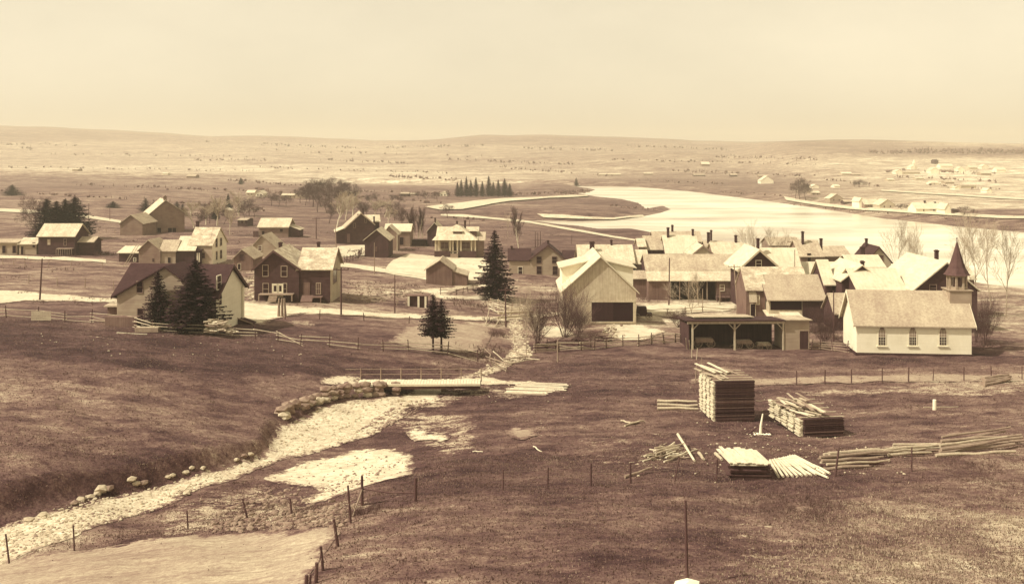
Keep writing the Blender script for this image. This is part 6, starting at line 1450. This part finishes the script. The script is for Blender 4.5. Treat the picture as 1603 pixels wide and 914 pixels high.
# ---------------------------------------------------------------- air
def make_haze():
    m = bpy.data.materials.new('haze'); m.use_nodes = True; nt = m.node_tree
    for n in list(nt.nodes):
        if n.type == 'BSDF_PRINCIPLED': nt.nodes.remove(n)
    out = [n for n in nt.nodes if n.type == 'OUTPUT_MATERIAL'][0]
    v = nd(nt, 'ShaderNodeVolumePrincipled'); v.inputs['Density'].default_value = HAZE
    v.inputs['Color'].default_value = (.96,.91,.76,1); v.inputs['Anisotropy'].default_value = 0.1
    nt.links.new(v.outputs[0], out.inputs['Volume'])
    M['haze'] = m
    g = MB(); g.box(-5300, -60, -60, 5300, 5300, 135); tag(g.build('haze', m), 'pale summer haze over the valley', 'haze', kind='stuff')
HAZE = 1/3700
import os
if not os.environ.get('NOHAZE'): make_haze()
# ---------------------------------------------------------------- light and sky
EL, AZ = 47.0, 249.0        # azimuth clockwise from +Y: the sun stands to the left
sun = bpy.data.lights.new('sun', 'SUN'); sun.energy = 4.9; sun.angle = R(.5); sun.color = (1, .94, .80)
so = bpy.data.objects.new('sun', sun); C.objects.link(so)
sd = Vector((math.sin(R(AZ))*math.cos(R(EL)), math.cos(R(AZ))*math.cos(R(EL)), math.sin(R(EL))))
so.rotation_euler = sd.to_track_quat('Z', 'Y').to_euler()
w = bpy.data.worlds.new('World'); bpy.context.scene.world = w; w.use_nodes = True; nt = w.node_tree
bg = nt.nodes['Background']
sky = nd(nt, 'ShaderNodeTexSky', sky_type='NISHITA'); sky.sun_disc = False; sky.sun_elevation = R(EL); sky.sun_rotation = R(AZ)
sky.air_density = 1; sky.dust_density = 3; sky.altitude = 100
bw = nd(nt, 'ShaderNodeRGBToBW'); nt.links.new(sky.outputs[0], bw.inputs[0])
p = mth(nt, 'POWER', bw.outputs[0], .45)
tc = nd(nt, 'ShaderNodeTexCoord'); cl = nd(nt, 'ShaderNodeTexNoise'); cl.inputs['Scale'].default_value = 2.2; cl.inputs['Detail'].default_value = 6; cl.inputs['Roughness'].default_value = .6
mp = nd(nt, 'ShaderNodeMapping'); mp.inputs['Scale'].default_value = (1,1,2.4); nt.links.new(tc.outputs['Generated'], mp.inputs[0]); nt.links.new(mp.outputs[0], cl.inputs[0])
c2 = mth(nt, 'MULTIPLY_ADD', cl.outputs[0], .44); c2.node.inputs[2].default_value = .78
p = mth(nt, 'MULTIPLY', p, c2)
mx = nd(nt, 'ShaderNodeMix', data_type='RGBA', blend_type='MULTIPLY'); mx.inputs['Factor'].default_value = 1
nt.links.new(p, mx.inputs['A']); mx.inputs['B'].default_value = (1.0, .89, .66, 1)
mul = nd(nt, 'ShaderNodeVectorMath', operation='SCALE'); mul.inputs['Scale'].default_value = 4.15
nt.links.new(mx.outputs['Result'], mul.inputs[0]); nt.links.new(mul.outputs[0], bg.inputs[0])
bg.inputs[1].default_value = .12
# ---------------------------------------------------------------- camera
cam = bpy.data.cameras.new('camera'); cam.sensor_width = 36; cam.lens = 36*F/1603; cam.shift_y = -(457-YH)/1603
cam.clip_start = .5; cam.clip_end = 20000
co_ = bpy.data.objects.new('camera', cam); C.objects.link(co_); co_.location = (0,0,CZ); co_.rotation_euler = (R(90),0,0)
sc = bpy.context.scene; sc.camera = co_
sc.view_settings.view_transform = 'Standard'; sc.view_settings.look = 'None'; sc.view_settings.gamma = 1; sc.view_settings.use_curve_mapping = False
sc.view_settings.exposure = 0.04
sc.cycles.max_bounces = 4; sc.cycles.diffuse_bounces = 2; sc.cycles.glossy_bounces = 2; sc.cycles.volume_bounces = 1; sc.cycles.transparent_max_bounces = 4
sc.cycles.use_denoising = True
sc.cycles.sample_clamp_indirect = 4
